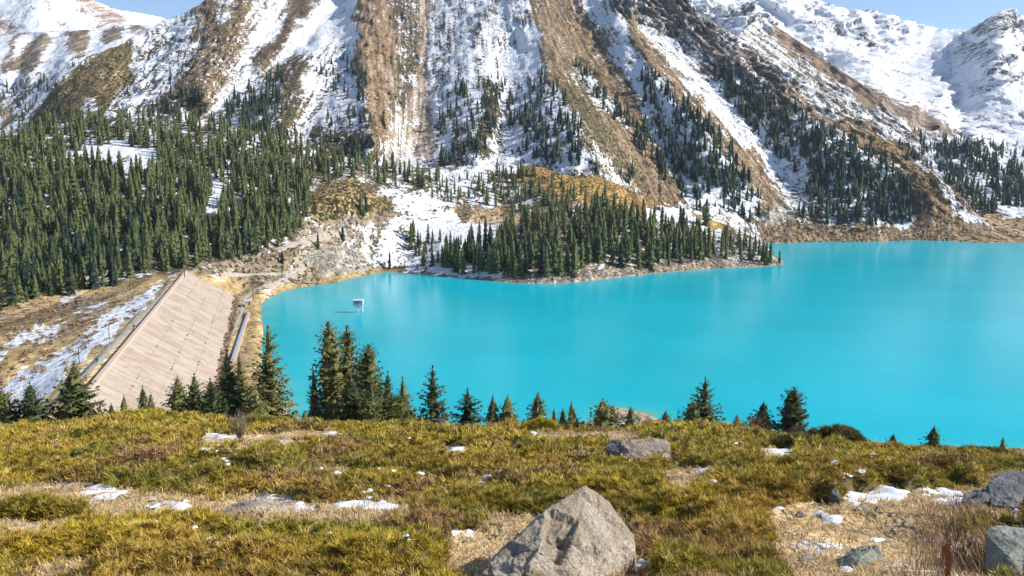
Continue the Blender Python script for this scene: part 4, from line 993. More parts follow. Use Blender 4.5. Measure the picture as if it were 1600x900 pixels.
GL = {'F': ('tall dark spruce in the dense forest on the left hillside above the dam', 'spruces of the dense left forest'),
      'P': ('tall spruce in the dark wood covering the rocky peninsula', 'spruces of the peninsula wood'),
      'T': ('spruce in the small close stand near the peninsula tip', 'spruces near the peninsula tip'),
      'S': ('spruce in the loose clumps on the snowy bank left of the peninsula wood', 'spruces on the snowy bank'),
      'h': ('spruce scattered on the snowy bench behind the peninsula wood', 'spruces on the snowy bench'),
      'e': ('spruce in the loose right fringe of the left forest above the dirt road', 'spruces at the forest fringe'),
      'y': ('short young spruce in the low thicket between the forest and the far dam end', 'young spruces by the dam end'),
      's': ('lone small spruce on the open rocky ground round the straw dome and lake bank', 'lone spruces on open ground'),
      'm': ('small spruce on the far mountain slope', 'spruces on the mountain')}
for i in big:
    x, y, z, h, code, lab = TREES[i]
    k = RND.randrange(len(pm))
    o = link('spruce', pm[k], None, (x, y, z - 0.3))
    w = RND.uniform(.8, 1.3) * h
    o.scale = (w, w, h); o.rotation_euler = (0, 0, RND.uniform(0, 6.28))
    gl = GL[code]
    if code == 'F':
        qx, qy = proj(np.array((x, y, z)))
        if qx >= 330: gl = ('tall spruce in the right part of the left forest, above the dirt roads', 'spruces right in the left forest')
        elif qy >= 432 and qx < 70: gl = ('tall spruce among the nearest trees of the left forest, behind the whitish pylon', 'spruces by the pylon')
        elif qy >= 432: gl = ('spruce among the nearest trees of the left forest, between pylon and snow strips', 'front row of the left forest')
        elif qx >= 200: gl = ('tall spruce of the left forest just above the far end of the dam', 'spruces above the dam end')
        elif qy >= 400: gl = ('tall spruce in the middle rows of the left forest, behind the nearest trees', 'second rows of the left forest')
        else: gl = ('tall spruce deep inside the left forest, well behind its nearest rows', 'spruces deep in the left forest')
    props(o, lab or gl[0], 'spruce', gl[1])
def join_trees(name, idx, protos, mat):
    Vs, Fs, T = [], [], []
    n = 0
    for i in idx:
        x, y, z, h, code, lab = TREES[i]
        v, f = protos[RND.randrange(len(protos))]
        a = RND.uniform(0, 6.28); w = RND.uniform(.75, 1.3) * h
        q = np.empty_like(v)
        q[:, 0] = (v[:, 0] * math.cos(a) - v[:, 1] * math.sin(a)) * w + x
        q[:, 1] = (v[:, 0] * math.sin(a) + v[:, 1] * math.cos(a)) * w + y
        q[:, 2] = v[:, 2] * h + z - 0.4
        Vs.append(q); Fs.append(f + n); T.append(np.full(len(v), RND.random())); n += len(v)
    o = link(name, mesh_np(name, np.concatenate(Vs), np.concatenate(Fs), mat, False, {'tint': np.concatenate(T)}))
    return props(o, kind='stuff')
join_trees('spruce_forest', [i for i in rest if TREES[i][1] < 900 and TREES[i][4] != 'm'], MIDP, M_farspruce)
join_trees('mountain_spruces', [i for i in rest if not (TREES[i][1] < 900 and TREES[i][4] != 'm')], SMALLP, M_mtspruce)

# --- low bushes on the slopes (too many to count)
def blob(seed, n1=6):
    r = random.Random(seed); V, F = [], []
    for k in range(11):
        a = r.uniform(0, 6.28); e = r.uniform(0, 1.2); rr = r.uniform(.6, 1)
        d = Vector((math.cos(a) * math.cos(e), math.sin(a) * math.cos(e), math.sin(e) * .75)) * rr
        s = Vector((r.uniform(-1, 1), r.uniform(-1, 1), r.uniform(-1, 1))).normalized() * r.uniform(.4, .6)
        t = s.cross(d).normalized() * r.uniform(.4, .6)
        n = len(V); V += [d - s, d + t, d + s]; F.append((n, n + 1, n + 2))
        V += [d * .2, ]
    return np.array([tuple(v) for v in V], np.float32), np.array(F, np.int32)
BL_ = [blob(i) for i in range(4)]
def scatter(name, S, poly, cnt, r0, r1, mat, protos=BL_, zs=.8, thr=None, seed=1):
    R = np.random.default_rng(seed); p = np.array(poly, float)
    n = cnt * 12
    x = R.uniform(p[:, 0].min(), p[:, 0].max(), n); y = R.uniform(p[:, 1].min(), p[:, 1].max(), n)
    ok = poly_sd(x, y, poly) > 0
    if thr is not None: ok &= fbm(x / 18, y / 12, 4, 77 + seed) > R.uniform(thr, thr + .8, n)
    x, y = x[ok][:cnt], y[ok][:cnt]
    P, _ = on_sheet(S, x, y)
    Vs, Fs, T, n = [], [], [], 0
    for q in P:
        v, f = protos[R.integers(len(protos))]
        a = R.uniform(0, 6.28); w = R.uniform(r0, r1)
        o = np.empty_like(v)
        o[:, 0] = (v[:, 0] * math.cos(a) - v[:, 1] * math.sin(a)) * w + q[0]
        o[:, 1] = (v[:, 0] * math.sin(a) + v[:, 1] * math.cos(a)) * w + q[1]
        o[:, 2] = v[:, 2] * w * zs + q[2]
        Vs.append(o); Fs.append(f + n); T.append(np.full(len(v), R.random())); n += len(v)
    return np.concatenate(Vs), np.concatenate(Fs), np.concatenate(T)
def stuff(name, parts, mat):
    n = 0; V, F, T = [], [], []
    for v, f, t in parts: V.append(v); F.append(f + n); T.append(t); n += len(v)
    return props(link(name, mesh_np(name, np.concatenate(V), np.concatenate(F), mat, False, {'tint': np.concatenate(T)})), kind='stuff')
M_bush = leaf_mat('low_bushes', (0.040, 0.048, 0.025), (0.10, 0.085, 0.035), 0.3)
M_bushbrown = leaf_mat('bare_bushes', (0.16, 0.10, 0.06), (0.27, 0.17, 0.10), 0.3)
stuff('slope_bushes', [
 scatter('', C, [(340,60),(600,90),(800,70),(1000,110),(1200,200),(1240,340),(900,300),(600,230),(330,190)], 4200, .6, 1.9, None, zs=.55, thr=-.05, seed=1),
 scatter('', C, [(60,210),(150,90),(235,80),(300,60),(320,140),(180,200)], 1100, .7, 2.2, None, thr=-.1, seed=2),
 scatter('', C, [(1100,90),(1200,90),(1430,230),(1500,350),(1250,370),(1200,200)], 2200, .8, 2.4, None, thr=-.1, seed=3),
 scatter('', B, [(480,320),(555,275),(690,300),(900,265),(1060,328),(900,320),(700,350),(600,340),(500,350)], 700, .6, 1.8, None, thr=-.1, seed=4),
 scatter('', D, [(1440,230),(1560,190),(1640,200),(1640,370),(1520,372)], 350, 1., 2.4, None, thr=-.1, seed=5)], M_bush)
stuff('brown_bushes', [scatter('', B, [(400,400),(500,350),(640,340),(660,420),(600,425),(480,440),(400,470)], 240, .5, 1.7, None, thr=-.1, seed=6),
 scatter('', B, [(0,470),(240,440),(280,440),(150,540),(0,640)], 260, .5, 1.5, None, thr=-.1, seed=7),
 scatter('', C, [(1190,360),(1500,352),(1540,376),(1190,380)], 260, .6, 1.8, None, thr=-.2, seed=8)], M_bushbrown)
# --- loose rocks of the shore and the scree
def pebble(seed):
    r = random.Random(seed); bm = bmesh.new()
    for k in range(11):
        v = Vector((r.gauss(0, 1), r.gauss(0, 1), r.gauss(0, 1))).normalized() * r.uniform(.75, 1.1); v.z = v.z * .7 + .25
        bm.verts.new(v)
    bmesh.ops.convex_hull(bm, input=bm.verts)
    bmesh.ops.delete(bm, geom=[v for v in bm.verts if not v.link_faces], context='VERTS')
    bmesh.ops.triangulate(bm, faces=bm.faces)
    bm.verts.index_update()
    V = np.array([tuple(v.co) for v in bm.verts], np.float32); F = np.array([[v.index for v in f.verts] for f in bm.faces], np.int32)
    bm.free(); return V, F
PB = [pebble(i) for i in range(8)]
stuff('shore_rocks', [scatter('', B, [(870,438),(940,415),(1000,408),(1100,400),(1150,395),(1224,408),(1150,416),(1000,428),(940,434)], 700, .3, 1.3, None, PB, seed=11),
 scatter('', B, [(1090,360),(1190,380),(1200,405),(1100,400)], 200, .4, 1.6, None, PB, seed=12),
 scatter('', B, [(470,395),(560,380),(580,418),(500,432),(440,448),(400,455),(440,425)], 700, .25, 1.0, None, PB, thr=-.3, seed=13),
 scatter('', B, [(400,340),(480,335),(600,340),(620,380),(560,390),(480,395),(400,400),(350,420)], 420, .3, 1.4, None, PB, thr=-.1, seed=14),
 scatter('', B, [(0,470),(200,450),(260,440),(130,520),(0,530)], 420, .2, .7, None, PB, thr=-.1, seed=15),
 scatter('', B, [(690,270),(860,270),(860,325),(700,325)], 220, .4, 1.3, None, PB, thr=-.1, seed=16),
 scatter('', C, [(1190,345),(1240,325),(1330,360),(1500,352),(1540,376),(1190,380)], 500, .4, 1.6, None, PB, thr=-.1, seed=17)], M_scree)

# ------------------------------------------------------------------ dam, roads, poles and the lake platform
def stain_mat(name, c1, c2, c3):
    m, nt, bs = newmat(name)
    p = geo_pos(nt)
    mp = N(nt, 'ShaderNodeMapping'); mp.inputs['Rotation'].default_value = (0, 0, -math.atan2(DN[1], DN[0])); L(nt, p, mp.inputs[0])
    m2 = N(nt, 'ShaderNodeMapping'); m2.inputs['Scale'].default_value = (0.045, 0.30, 0.05); L(nt, mp.outputs[0], m2.inputs[0])
    a = noise(nt, m2.outputs[0], 1.0, 6, 0.65); b = noise(nt, p, 0.15, 6, 0.6); c = noise(nt, p, 1.6, 5, 0.6)
    g = mixc(nt, ramp01(nt, a, 0.38, 0.66), c1, c2)
    g = mixc(nt, math_n(nt, 'MULTIPLY', ramp01(nt, b, 0.46, 0.62), 0.85), g, c3)
    L(nt, scalec(nt, g, ramp01(nt, c, 0.25, 0.75, 0.8, 1.15)), bs.inputs['Base Color'])
    bs.inputs['Roughness'].default_value = 0.9; bs.inputs['Specular IOR Level'].default_value = 0.2
    bump(nt, bs, c, 0.5, 0.1)
    return m
M_slab = stain_mat('dam_concrete', (0.49, 0.40, 0.325), (0.39, 0.305, 0.235), (0.36, 0.275, 0.20))
M_parapet = plain('parapet_concrete', (0.56, 0.43, 0.34), 0.9, var=.2)
M_conc = plain('pale_concrete', (0.45, 0.42, 0.38), 0.85, var=.2)
M_road = plain('gravel_road', (0.40, 0.345, 0.28), 0.95, var=.25, scale=.6)
M_darkmetal = plain('dark_metal', (0.05, 0.05, 0.05), 0.5, 0.6)
M_wood = plain('weathered_pole_wood', (0.12, 0.09, 0.07), 0.9)
M_white = plain('white_paint', (0.75, 0.76, 0.78), 0.5, var=.08)
M_grey_and_shade = plain('grey_paint_and_shade', (0.36, 0.40, 0.44), 0.5, var=.12)  # on the lake cabin this grey paints the shade of its front
M_green = plain('green_paint', (0.03, 0.20, 0.09), 0.5)
M_pipe_shade = plain('pipe_shade_blue', (0.22, 0.30, 0.44), 0.45, var=.15, scale=.5)  # blue is the shaded side of a low concrete wall, put into colour
M_red = plain('red_brown_boards', (0.20, 0.09, 0.06), 0.8)
M_rust = plain('rust', (0.20, 0.065, 0.03), 0.85, var=.45, scale=14, bumpd=.004)
def dam_pt(t, r, z): p = DC + DU * t + DN * r; return Vector((p[0], p[1], z))
dam = empty('dam', dam_pt(100, 12, TOE), 'long dam with a sloping pale pinkish concrete slab face beside the turquoise lake', 'dam')
def dbox(mb, t0, t1, r0, r1, f0, f1, th):    # a slab on the face between fractions f0 and f1 of the slope
    def P(t, f, lift):
        return dam_pt(t, DW * f, CREST - (CREST - TOE) * f) + Vector((DN[0] * .5, DN[1] * .5, .85)) * lift
    v = [P(t0, f0, -th), P(t1, f0, -th), P(t1, f1, -th), P(t0, f1, -th), P(t0, f0, 0), P(t1, f0, 0), P(t1, f1, 0), P(t0, f1, 0)]
    return mb.add(v, [(0, 1, 2, 3), (7, 6, 5, 4), (4, 5, 1, 0), (5, 6, 2, 1), (6, 7, 3, 2), (7, 4, 0, 3)])
def child(mb, name, mat, root, smooth=False):
    o = mb.build(name, mat, None, smooth)
    o.parent = root; o.matrix_parent_inverse = Matrix.Translation(-Vector(root.location)); return o
T0, T1, NC, NRW = -66.0, 278.0, 16, 4
dbox(MB(), T0, T1, 0, DW, 0.004, 0.996, .55)
child(dbox(MB(), T0, T1, 0, DW, 0.004, 0.996, .5), 'slope_core', plain('joint_soil', (0.38, 0.29, 0.20), 0.95), dam).location.z -= .12
for i in range(NC):
    for j in range(NRW):
        a, b = T0 + (T1 - T0) * i / NC, T0 + (T1 - T0) * (i + 1) / NC
        mb = dbox(MB(), a + .04, b - .04, 0, 0, (j + .004) / NRW, (j + .996) / NRW, .4)
        o = child(mb, 'slab', M_slab, dam); o.location.z += RND.uniform(-.03, .03)
for i in range(NC):
    a, b = T0 + (T1 - T0) * i / NC, T0 + (T1 - T0) * (i + 1) / NC
    mb = MB(); r0, r1 = -1.3, -.05
    zt = CREST + .95 + RND.uniform(-.05, .05)
    mb.add([dam_pt(a + .05, r0, CREST - 1.2), dam_pt(b - .05, r0, CREST - 1.2), dam_pt(b - .05, r1, CREST - 1.2), dam_pt(a + .05, r1, CREST - 1.2), dam_pt(a + .05, r0, zt), dam_pt(b - .05, r0, zt), dam_pt(b - .05, r1, zt), dam_pt(a + .05, r1, zt)],
           [(3, 2, 1, 0), (4, 5, 6, 7), (0, 1, 5, 4), (1, 2, 6, 5), (2, 3, 7, 6), (3, 0, 4, 7)])
    child(mb, 'parapet_block', M_parapet, dam)
V_, F_, T_ = [], [], []; nn = 0
Rj = np.random.default_rng(5)               # dry weeds growing in the joints and along the toe
for k in range(640):
    if k < 220: t = Rj.uniform(T0, T1); f = Rj.integers(1, NRW) / NRW + Rj.normal(0, .003); sz = Rj.uniform(.15, .45)
    else: t = Rj.uniform(T0, T1); f = 1.0 + Rj.uniform(-.02, .05); sz = Rj.uniform(.3, .9)
    if k < 220 and fbm(np.array([t / 14.]), np.array([f * 9.]), 3, 5)[0] < 0.0: continue
    v, fa = BL_[k % 4]; p = dam_pt(t, DW * f, CREST - (CREST - TOE) * f)
    V_.append(v * sz + np.array(p)); F_.append(fa + nn); T_.append(np.full(len(v), Rj.random())); nn += len(v)
props(link('dam_weeds', mesh_np('dam_weeds', np.concatenate(V_), np.concatenate(F_), M_bushbrown, False, {'tint': np.concatenate(T_)})), kind='stuff')
def road(name, pts, width, lift=.25):
    q = []
    for p in dens(pts, 5):
        h = hit_B(*p)
        if h: q.append(h)
    q = [q[0]] + [a for a, b in zip(q[1:], q[:-1]) if (a - b).length > 1.5]
    for _ in range(3): q = [q[0]] + [(q[i - 1] + q[i] * 2 + q[i + 1]) / 4 for i in range(1, len(q) - 1)] + [q[-1]]
    V, F = [], []
    for i, p in enumerate(q):
        t = (q[min(i + 1, len(q) - 1)] - q[max(i - 1, 0)]); t.z = 0; t.normalize(); s = Vector((-t.y, t.x, 0))
        w = width * (1 + .2 * math.sin(i * 1.7))
        for k in (-1, -.4, .4, 1):
            a = p + s * (w * .5 * k)
            V.append((a.x, a.y, ground_B(a.x, a.y) + (lift if abs(k) < 1 else -.1)))
    for i in range(len(q) - 1):
        for k in range(3): F.append((i * 4 + k, i * 4 + k + 1, i * 4 + k + 5, i * 4 + k + 4))
    props(link(name, mesh_np(name, V, np.array(F), M_road, True)), kind='structure')
road('dirt_road', [(374, 469), (385, 460), (397, 453), (420, 447), (441, 440), (456, 431), (468, 423), (477, 416), (473, 410), (460, 406)], 5.0)
road('dirt_road', [(432, 392), (449, 384), (480, 375), (508, 369), (541, 363)], 5.0)
road('dirt_track', [(740, 350), (780, 345), (815, 337), (840, 332), (880, 325), (905, 318)], 4.0)
road('dirt_track', [(2, 497), (40, 494), (75, 492), (105, 489)], 3.0, .2)
road('dirt_track', [(350, 428), (390, 429), (430, 428), (452, 428)], 2.5, .2)
road('dirt_track', [(291, 428), (255, 462), (225, 492), (190, 526), (150, 566), (118, 600)], 3.4, .2)
road('dirt_track', [(384, 462), (376, 488), (352, 545), (330, 592)], 2.6, .2)
def pole(px, pb, pt, rad, lab, lamp=False, mat=None):
    h = hit_B(px, pb)
    if h is None: return
    H = (pb - pt) * h.y / FPX
    t = empty('utility_pole', h - Vector((0, 0, .2)), lab, 'pole', 'poles along the dam')
    mat = mat or M_wood
    MB().tube([(0, 0, -1), (0, 0, H * .5), (0, 0, H)], [rad * 1.2, rad, rad * .8], 8).build('post', mat, t)
    if lamp: MB().tube([(0, 0, H - .1), (.8, 0, H + .15), (1.5, 0, H + .1)], .08).build('lamp_arm', mat, t); MB().box((1.6, 0, H + .05), (.6, .25, .14)).build('lamp_head', M_grey_and_shade, t)
    else:
        MB().box((0, 0, H - .6), (1.8, .14, .14)).build('crossarm', mat, t)
        for s in (-.75, 0, .75): MB().tube([(s, 0, H - .53), (s, 0, H - .25)], .06, 6).build('insulator', M_white, t)
pole(289, 439, 420, .28, 'dark thick pole at the far end of the dam crest')
pole(396, 470, 450, .22, 'dark pole by the little block house where the dirt road starts')
pole(258, 450, 433, .12, 'thin lamp post on the dam crest beside the snow strip, farthest of three', True, M_darkmetal)
pole(171, 531, 505, .10, 'thin lamp post on the dam crest, middle of three', True, M_darkmetal)
pole(124, 568, 540, .10, 'thin lamp post on the dam crest, nearest of three', True, M_darkmetal)
pole(203, 452, 430, .14, 'thin pole in front of the forest edge, at the upper end of the snow strips')
h = hit_B(22, 470)                           # lattice pylon
t = empty('power_pylon', h, 'whitish A-shaped wooden pylon at the forest edge on the far left', 'pylon')
H = 8.4
for s in (-1, 1): MB().tube([(s * 2.2, 0, -.5), (s * .25, 0, H)], [.2, .14], 6).build('leg', M_conc, t)
MB().box((0, 0, H * .45), (2.9, .2, .2)).build('tie_beam', M_conc, t); MB().box((0, 0, H - .4), (3.6, .2, .2)).build('crossarm', M_conc, t)
MB().tube([(0, 3.2, -.5), (0, .1, H * .85)], .1, 6).build('back_stay', M_conc, t)
for k, (px, py, lab) in enumerate([(237, 489, 'green marker box on the dam crest, farthest of the three by the parapet'), (210, 515, 'green marker box on the dam crest, middle of the three by the parapet'), (152, 568, 'green marker box on the dam crest, nearest of the three, beside a snow spot'),
                    (375, 492, 'green marker box on the straw bench beside the pipe, farthest of three'), (365, 516, 'green marker box on the straw bench beside the pipe, middle of three'), (356, 546, 'green marker box on the straw bench beside the pipe, nearest of three')]):
    h = hit_B(px, py)
    t = empty('marker_box', h, lab, 'marker box', 'green marker boxes', RND.uniform(0, 3))
    MB().box((0, 0, .35), (.9, .7, .8)).build('base', M_conc, t); MB().box((0, 0, 1.15), (.7, .55, .8)).build('box', M_green, t); MB().box((0, 0, 1.6), (.85, .7, .1)).build('lid', M_green, t)
a, b = hit_B(386, 490), hit_B(361, 568)
t = empty('pipeline', (a + b) / 2, 'pipe tinted with the blue shade of a low concrete wall, between dam toe and lake', 'pipe')
dv = (b - a); ln = dv.length; dv.normalize(); sd_ = Vector((-dv.y, dv.x, 0)).normalized()
o = child(MB().tube([a + Vector((0, 0, .8)), (a + b) / 2 + Vector((0, 0, .8)), b + Vector((0, 0, .8))], .34, 12), 'pipe', M_pipe_shade, t, True)  # tube stands for the wall's shaded side, its blue painted in
mb = MB(); w = sd_ * .5; off = sd_ * (.95 if sd_.x > 0 else -.95)
mb.add([a + off - w + Vector((0, 0, -.5)), b + off - w + Vector((0, 0, -.5)), b + off + w + Vector((0, 0, -.5)), a + off + w + Vector((0, 0, -.5)), a + off - w + Vector((0, 0, .7)), b + off - w + Vector((0, 0, .7)), b + off + w + Vector((0, 0, .7)), a + off + w + Vector((0, 0, .7))],
       [(3, 2, 1, 0), (4, 5, 6, 7), (0, 1, 5, 4), (1, 2, 6, 5), (2, 3, 7, 6), (3, 0, 4, 7)])
child(mb, 'concrete_strip', M_parapet, t)
for k in range(12):
    p = a + dv * ln * (k + .5) / 12
    child(MB().box((p.x, p.y, p.z + .1), (1.0, .5, .75), math.atan2(dv.y, dv.x) + math.pi / 2), 'saddle_block', M_conc, t)
def hut(px, py, w, d, hh, mw, mr, lab, rz=0):
    h = hit_B(px, py)
    t = empty('hut', h, lab, 'hut', None, rz)
    MB().box((0, 0, hh / 2 - .3), (w, d, hh + .6)).build('wall', mw, t)
    MB().add([(-w * .56, -d * .6, hh), (w * .56, -d * .6, hh), (w * .56, d * .6, hh), (-w * .56, d * .6, hh), (-w * .56, 0, hh + d * .35), (w * .56, 0, hh + d * .35)], [(0, 1, 5, 4), (2, 3, 4, 5), (1, 2, 5), (3, 0, 4), (3, 2, 1, 0)]).build('roof', mr, t)
    dr = MB().box((w * .15, -d / 2 - .03, hh * .42), (w * .2, .08, hh * .8)).build('door', M_darkmetal, t)
    MB().box((-w * .22, -d / 2 - .03, hh * .6), (w * .18, .08, hh * .3)).build('window', M_grey_and_shade, t)
hut(941, 311, 4.5, 3, 2.2, M_red, M_red, 'tiny red-brown hut on the yellow hill above the peninsula wood, left one')
hut(1028, 328, 4.5, 3, 2.2, M_red, M_red, 'tiny red-brown hut at the snow edge behind the peninsula wood, right one')
hut(388, 477, 3.6, 3, 2.3, M_parapet, M_conc, 'small pinkish block house beside the dark gate at the dam toe', .3)
h = hit_B(377, 480)
t = empty('sluice_gate', h, 'low dark steel gate lying at the far end of the dam toe', 'gate')
MB().box((0, 0, .35), (4.4, .4, .9)).build('panel', M_darkmetal, t)
for s in (-2.1, 0, 2.1): MB().box((s, -.3, .4), (.25, .25, 1.2)).build('post', M_conc, t)
MB().box((0, .6, -.1), (5.2, 1.6, .5)).build('sill', M_conc, t)
# the white platform standing in the water
c = unproj(560, 488, float(dz(488, 0)))
t = empty('lake_platform', (c[0], c[1], 0), 'white cabin on steel legs standing in the lake, front shade painted grey', 'platform')
MB().box((-.05, 0, 5.3), (5.0, 3.0, 2.2)).build('cabin', M_grey_and_shade, t)  # grey colour carries the shade of the front wall
MB().box((0, 0, 6.55), (5.5, 3.5, .3)).build('roof', M_white, t)
MB().box((2.56, 0, 5.3), (.18, 3.1, 2.2)).build('sunlit_side_panel', M_white, t)  # painted white as the sunlit side wall, against the shade-grey front
MB().box((0, 0, 4.1), (5.4, 3.4, .2)).build('deck', M_grey_and_shade, t)
for s in (-.9, .3): MB().box((s, -1.53, 5.5), (.8, .08, .9)).build('window', M_darkmetal, t)
for x in (.1, 2.3):
    for y in (-1.3, 1.3): MB().tube([(x, y, -4), (x, y, 4.05)], .13, 8).build('leg', M_white, t)
for z in (1.0, 2.5, 3.6):
    for y in (-1.3, 1.3): MB().tube([(.1, y, z), (2.3, y, z)], .09, 6).build('brace', M_white, t)
    for x in (.1, 2.3): MB().tube([(x, -1.3, z), (x, 1.3, z)], .09, 6).build('brace', M_white, t)
for y in (-1.3, 1.3): MB().tube([(.1, y, 1.0), (2.3, y, 3.6)], .07, 6).build('brace', M_white, t)
MB().tube([(-2.2, -1.2, 4.0), (.1, -1.3, 2.6)], .12, 6).build('strut', M_darkmetal, t); MB().tube([(-2.2, 1.2, 4.0), (.1, 1.3, 2.6)], .12, 6).build('strut', M_darkmetal, t)
mb = MB().tube([(2.6, -.35, -1), (2.6, -.35, 5)], .07, 6).tube([(2.6, .35, -1), (2.6, .35, 5)], .07, 6)
for k in range(12): mb.tube([(2.6, -.35, .2 + .4 * k), (2.6, .35, .2 + .4 * k)], .05, 5)
mb.build('ladder', M_white, t)
for y in (-1.65, 1.65): MB().tube([(-2.65, y, 7.5), (2.65, y, 7.5)], .05, 6).build('railing', M_white, t)

# ------------------------------------------------------------------ rocks on our slope
from mathutils import noise as mn
def rock(name, pts, lab, mat, subdiv=4, rough=.05, seed=0, cat='rock', freq=2.2, facet=.06, group=None, dents=()):
    W3 = [Vector(tuple(unproj(*p))) for p in pts]
    c = sum(W3, Vector()) / len(W3)
    g = ground_A(np.array([c.x]), np.array([c.y]))[0]
    base = Vector((c.x, c.y, g))
    bm = bmesh.new()
    for w in W3: bm.verts.new(w - base)
    for w in W3: bm.verts.new(Vector((w.x, w.y, min(w.z, g) - .25)) - base)
    bmesh.ops.convex_hull(bm, input=bm.verts)
    bmesh.ops.delete(bm, geom=[v for v in bm.verts if not v.link_faces], context='VERTS')
    bmesh.ops.triangulate(bm, faces=bm.faces)
    for k in range(subdiv):
        bmesh.ops.subdivide_edges(bm, edges=bm.edges, cuts=1, use_grid_fill=True, smooth=.05 if k < 2 else 0)
        if k == 1: bmesh.ops.triangulate(bm, faces=bm.faces)
    bm.normal_update()
    S = Vector((seed * 3.1, seed * 1.7, 0)); sz = max((w - base).length for w in W3)
    fr = freq / sz
    disp = []
    for v in bm.verts:
        p = v.co
        q = p * fr + S
        a = mn.fractal(q, 0.9, 2.1, 6) * rough * .8
        cell = mn.voronoi(p * fr * 1.3 + S)[0]
        b = -facet * .6 * float(min(1, max(0, (mn.fractal(q * 1.1 + Vector((9, 3, 1)), 0.8, 2.0, 4) - .05) / .10))) + (min(cell[1] - cell[0], .2) - .1) * facet * .5   # spalled ledges, blocky fractures
        e = mn.fractal(p * fr * 7 + S, 1.0, 2.1, 4) * rough * .22
        disp.append((a + b + e) * sz)
    for v, dd in zip(bm.verts, disp): v.co += v.normal * dd
    AXR = Matrix.Rotation(.5, 3, 'X') @ Matrix.Rotation(.7, 3, 'Y') @ Matrix.Rotation(.4 + seed, 3, 'Z')
    for (dp, rad, dep) in dents:             # chipped hollows with a sharp rim
        q = Vector(tuple(unproj(*dp))) - base
        for v in bm.verts:
            e = AXR @ (v.co - q)
            k = max(abs(e.x), abs(e.y), abs(e.z)) / rad + mn.fractal(v.co * 5, 1, 2, 3) * .16
            if k < 1: v.co -= v.normal * dep * min(1, (1 - k) * 3.5)
    me = bpy.data.meshes.new(name); bm.to_mesh(me); bm.free(); me.materials.append(mat)
    me.polygons.foreach_set('use_smooth', [False] * len(me.polygons))
    o = link(name, me, None, base)
    return props(o, lab, cat, group)
rock('boulder', [(915, 757, 7.6), (880, 778, 7.35), (845, 806, 7.1), (800, 842, 6.9), (762, 876, 6.75), (748, 905, 6.7), (930, 765, 7.65), (952, 787, 7.6), (976, 815, 7.6), (990, 838, 7.6), (991, 858, 7.45), (966, 888, 7.1),
     (860, 925, 6.5), (935, 915, 6.7), (790, 930, 6.45), (908, 825, 6.98), (870, 826, 6.9), (840, 858, 6.65), (945, 850, 7.0), (900, 775, 8.2), (960, 830, 8.3), (820, 850, 7.9), (765, 893, 7.6), (985, 880, 8.0)],
     'large tan angular boulder with a pointed top in the foreground', M_rock_tan, 5, .028, 1, 'boulder', 2.6, .016, dents=[((876, 820, 6.95), .15, .06), ((868, 850, 6.75), .13, .075), ((935, 870, 6.9), .20, .025), ((800, 870, 6.7), .17, .03), ((925, 800, 7.3), .16, .025), ((850, 842, 6.75), .26, .03), ((960, 835, 7.3), .17, .03), ((905, 880, 6.7), .22, .03)])
rock('boulder', [(968, 690, 24.8), (985, 687, 25.2), (1010, 686.5, 25.4), (1038, 688, 25.0), (1046, 694, 24.8), (1047, 718, 24.4), (1030, 724, 24.0), (1000, 720, 23.8), (970, 716, 24.2), (975, 692, 26.2), (1040, 690, 26.4), (1044, 700, 24.5)],
     'flat-topped blocky boulder among the junipers right of the middle', M_rock_grey, 3, .04, 2, 'boulder', 2.4, .06)
rock('rock', [(946, 692, 25.2), (958, 687, 25.4), (974, 688, 25.2), (976, 700, 24.6), (962, 708, 24.4), (947, 702, 24.8)], 'small dark rock against the left end of the flat-topped boulder', M_rock_slate, 3, .06, 3)
rock('boulder', [(1537, 775, 13.4), (1545, 752, 13.7), (1568, 738, 14.0), (1600, 733, 14.3), (1640, 740, 14.2), (1660, 760, 13.8), (1650, 795, 13.2), (1600, 793, 13.0), (1550, 788, 13.1), (1570, 745, 15.2), (1640, 745, 15.4), (1575, 765, 13.4)],
     'dark blue-grey slate boulder with a snow cap patch at the right edge', M_rock_slate, 4, .04, 4, 'boulder', 2.4, .018)
rock('rock', [(1500, 781, 13.2), (1510, 770, 13.5), (1530, 764, 13.7), (1546, 764, 13.6), (1544, 784, 13.1), (1520, 785, 13.0), (1520, 767, 14.2)], 'low slate slab leaning on the dark slate boulder', M_rock_slate, 3, .05, 5)
rock('boulder', [(1541, 835, 7.3), (1548, 826, 7.4), (1565, 822, 7.5), (1600, 823, 7.6), (1650, 830, 7.6), (1650, 905, 7.0), (1600, 908, 6.8), (1560, 900, 6.9), (1542, 880, 7.1), (1590, 850, 7.1), (1575, 870, 6.95), (1560, 826, 8.2), (1640, 835, 8.3)],
     'greenish-grey boulder at the lower right corner', M_rock_green, 4, .035, 6, 'boulder', 2.4, .02)
rock('rock', [(1318, 868, 8.3), (1332, 858, 8.5), (1352, 852, 8.7), (1371, 854, 8.6), (1376, 868, 8.4), (1370, 884, 8.0), (1340, 885, 7.9), (1318, 880, 8.05), (1345, 870, 8.0), (1350, 856, 9.1)], 'grey-green angular stone in the lower part of the straw clearing', M_rock_green, 4, .045, 7)
rock('rock', [(344, 795, 13.0), (372, 784, 13.3), (405, 779, 13.5), (436, 781, 13.4), (452, 790, 13.1), (440, 800, 12.6), (400, 803, 12.5), (362, 802, 12.6), (400, 790, 12.7)], 'pale flat rock buried in the straw band at left', M_rock_tan, 4, .03, 8)
rock('rock', [(100, 819, 11.0), (110, 811, 11.2), (122, 808, 11.3), (136, 813, 11.1), (140, 823, 10.8), (118, 827, 10.6)], 'pale rock at the right end of the round juniper on the left', M_rock_tan, 3, .05, 9)
rock('rock', [(1295, 778, 13.3), (1299, 768, 13.4), (1306, 764, 13.5), (1312, 770, 13.4), (1312, 781, 13.1)], 'grey rock tucked under the juniper left of the largest snow patch', M_rock_slate, 3, .05, 10)
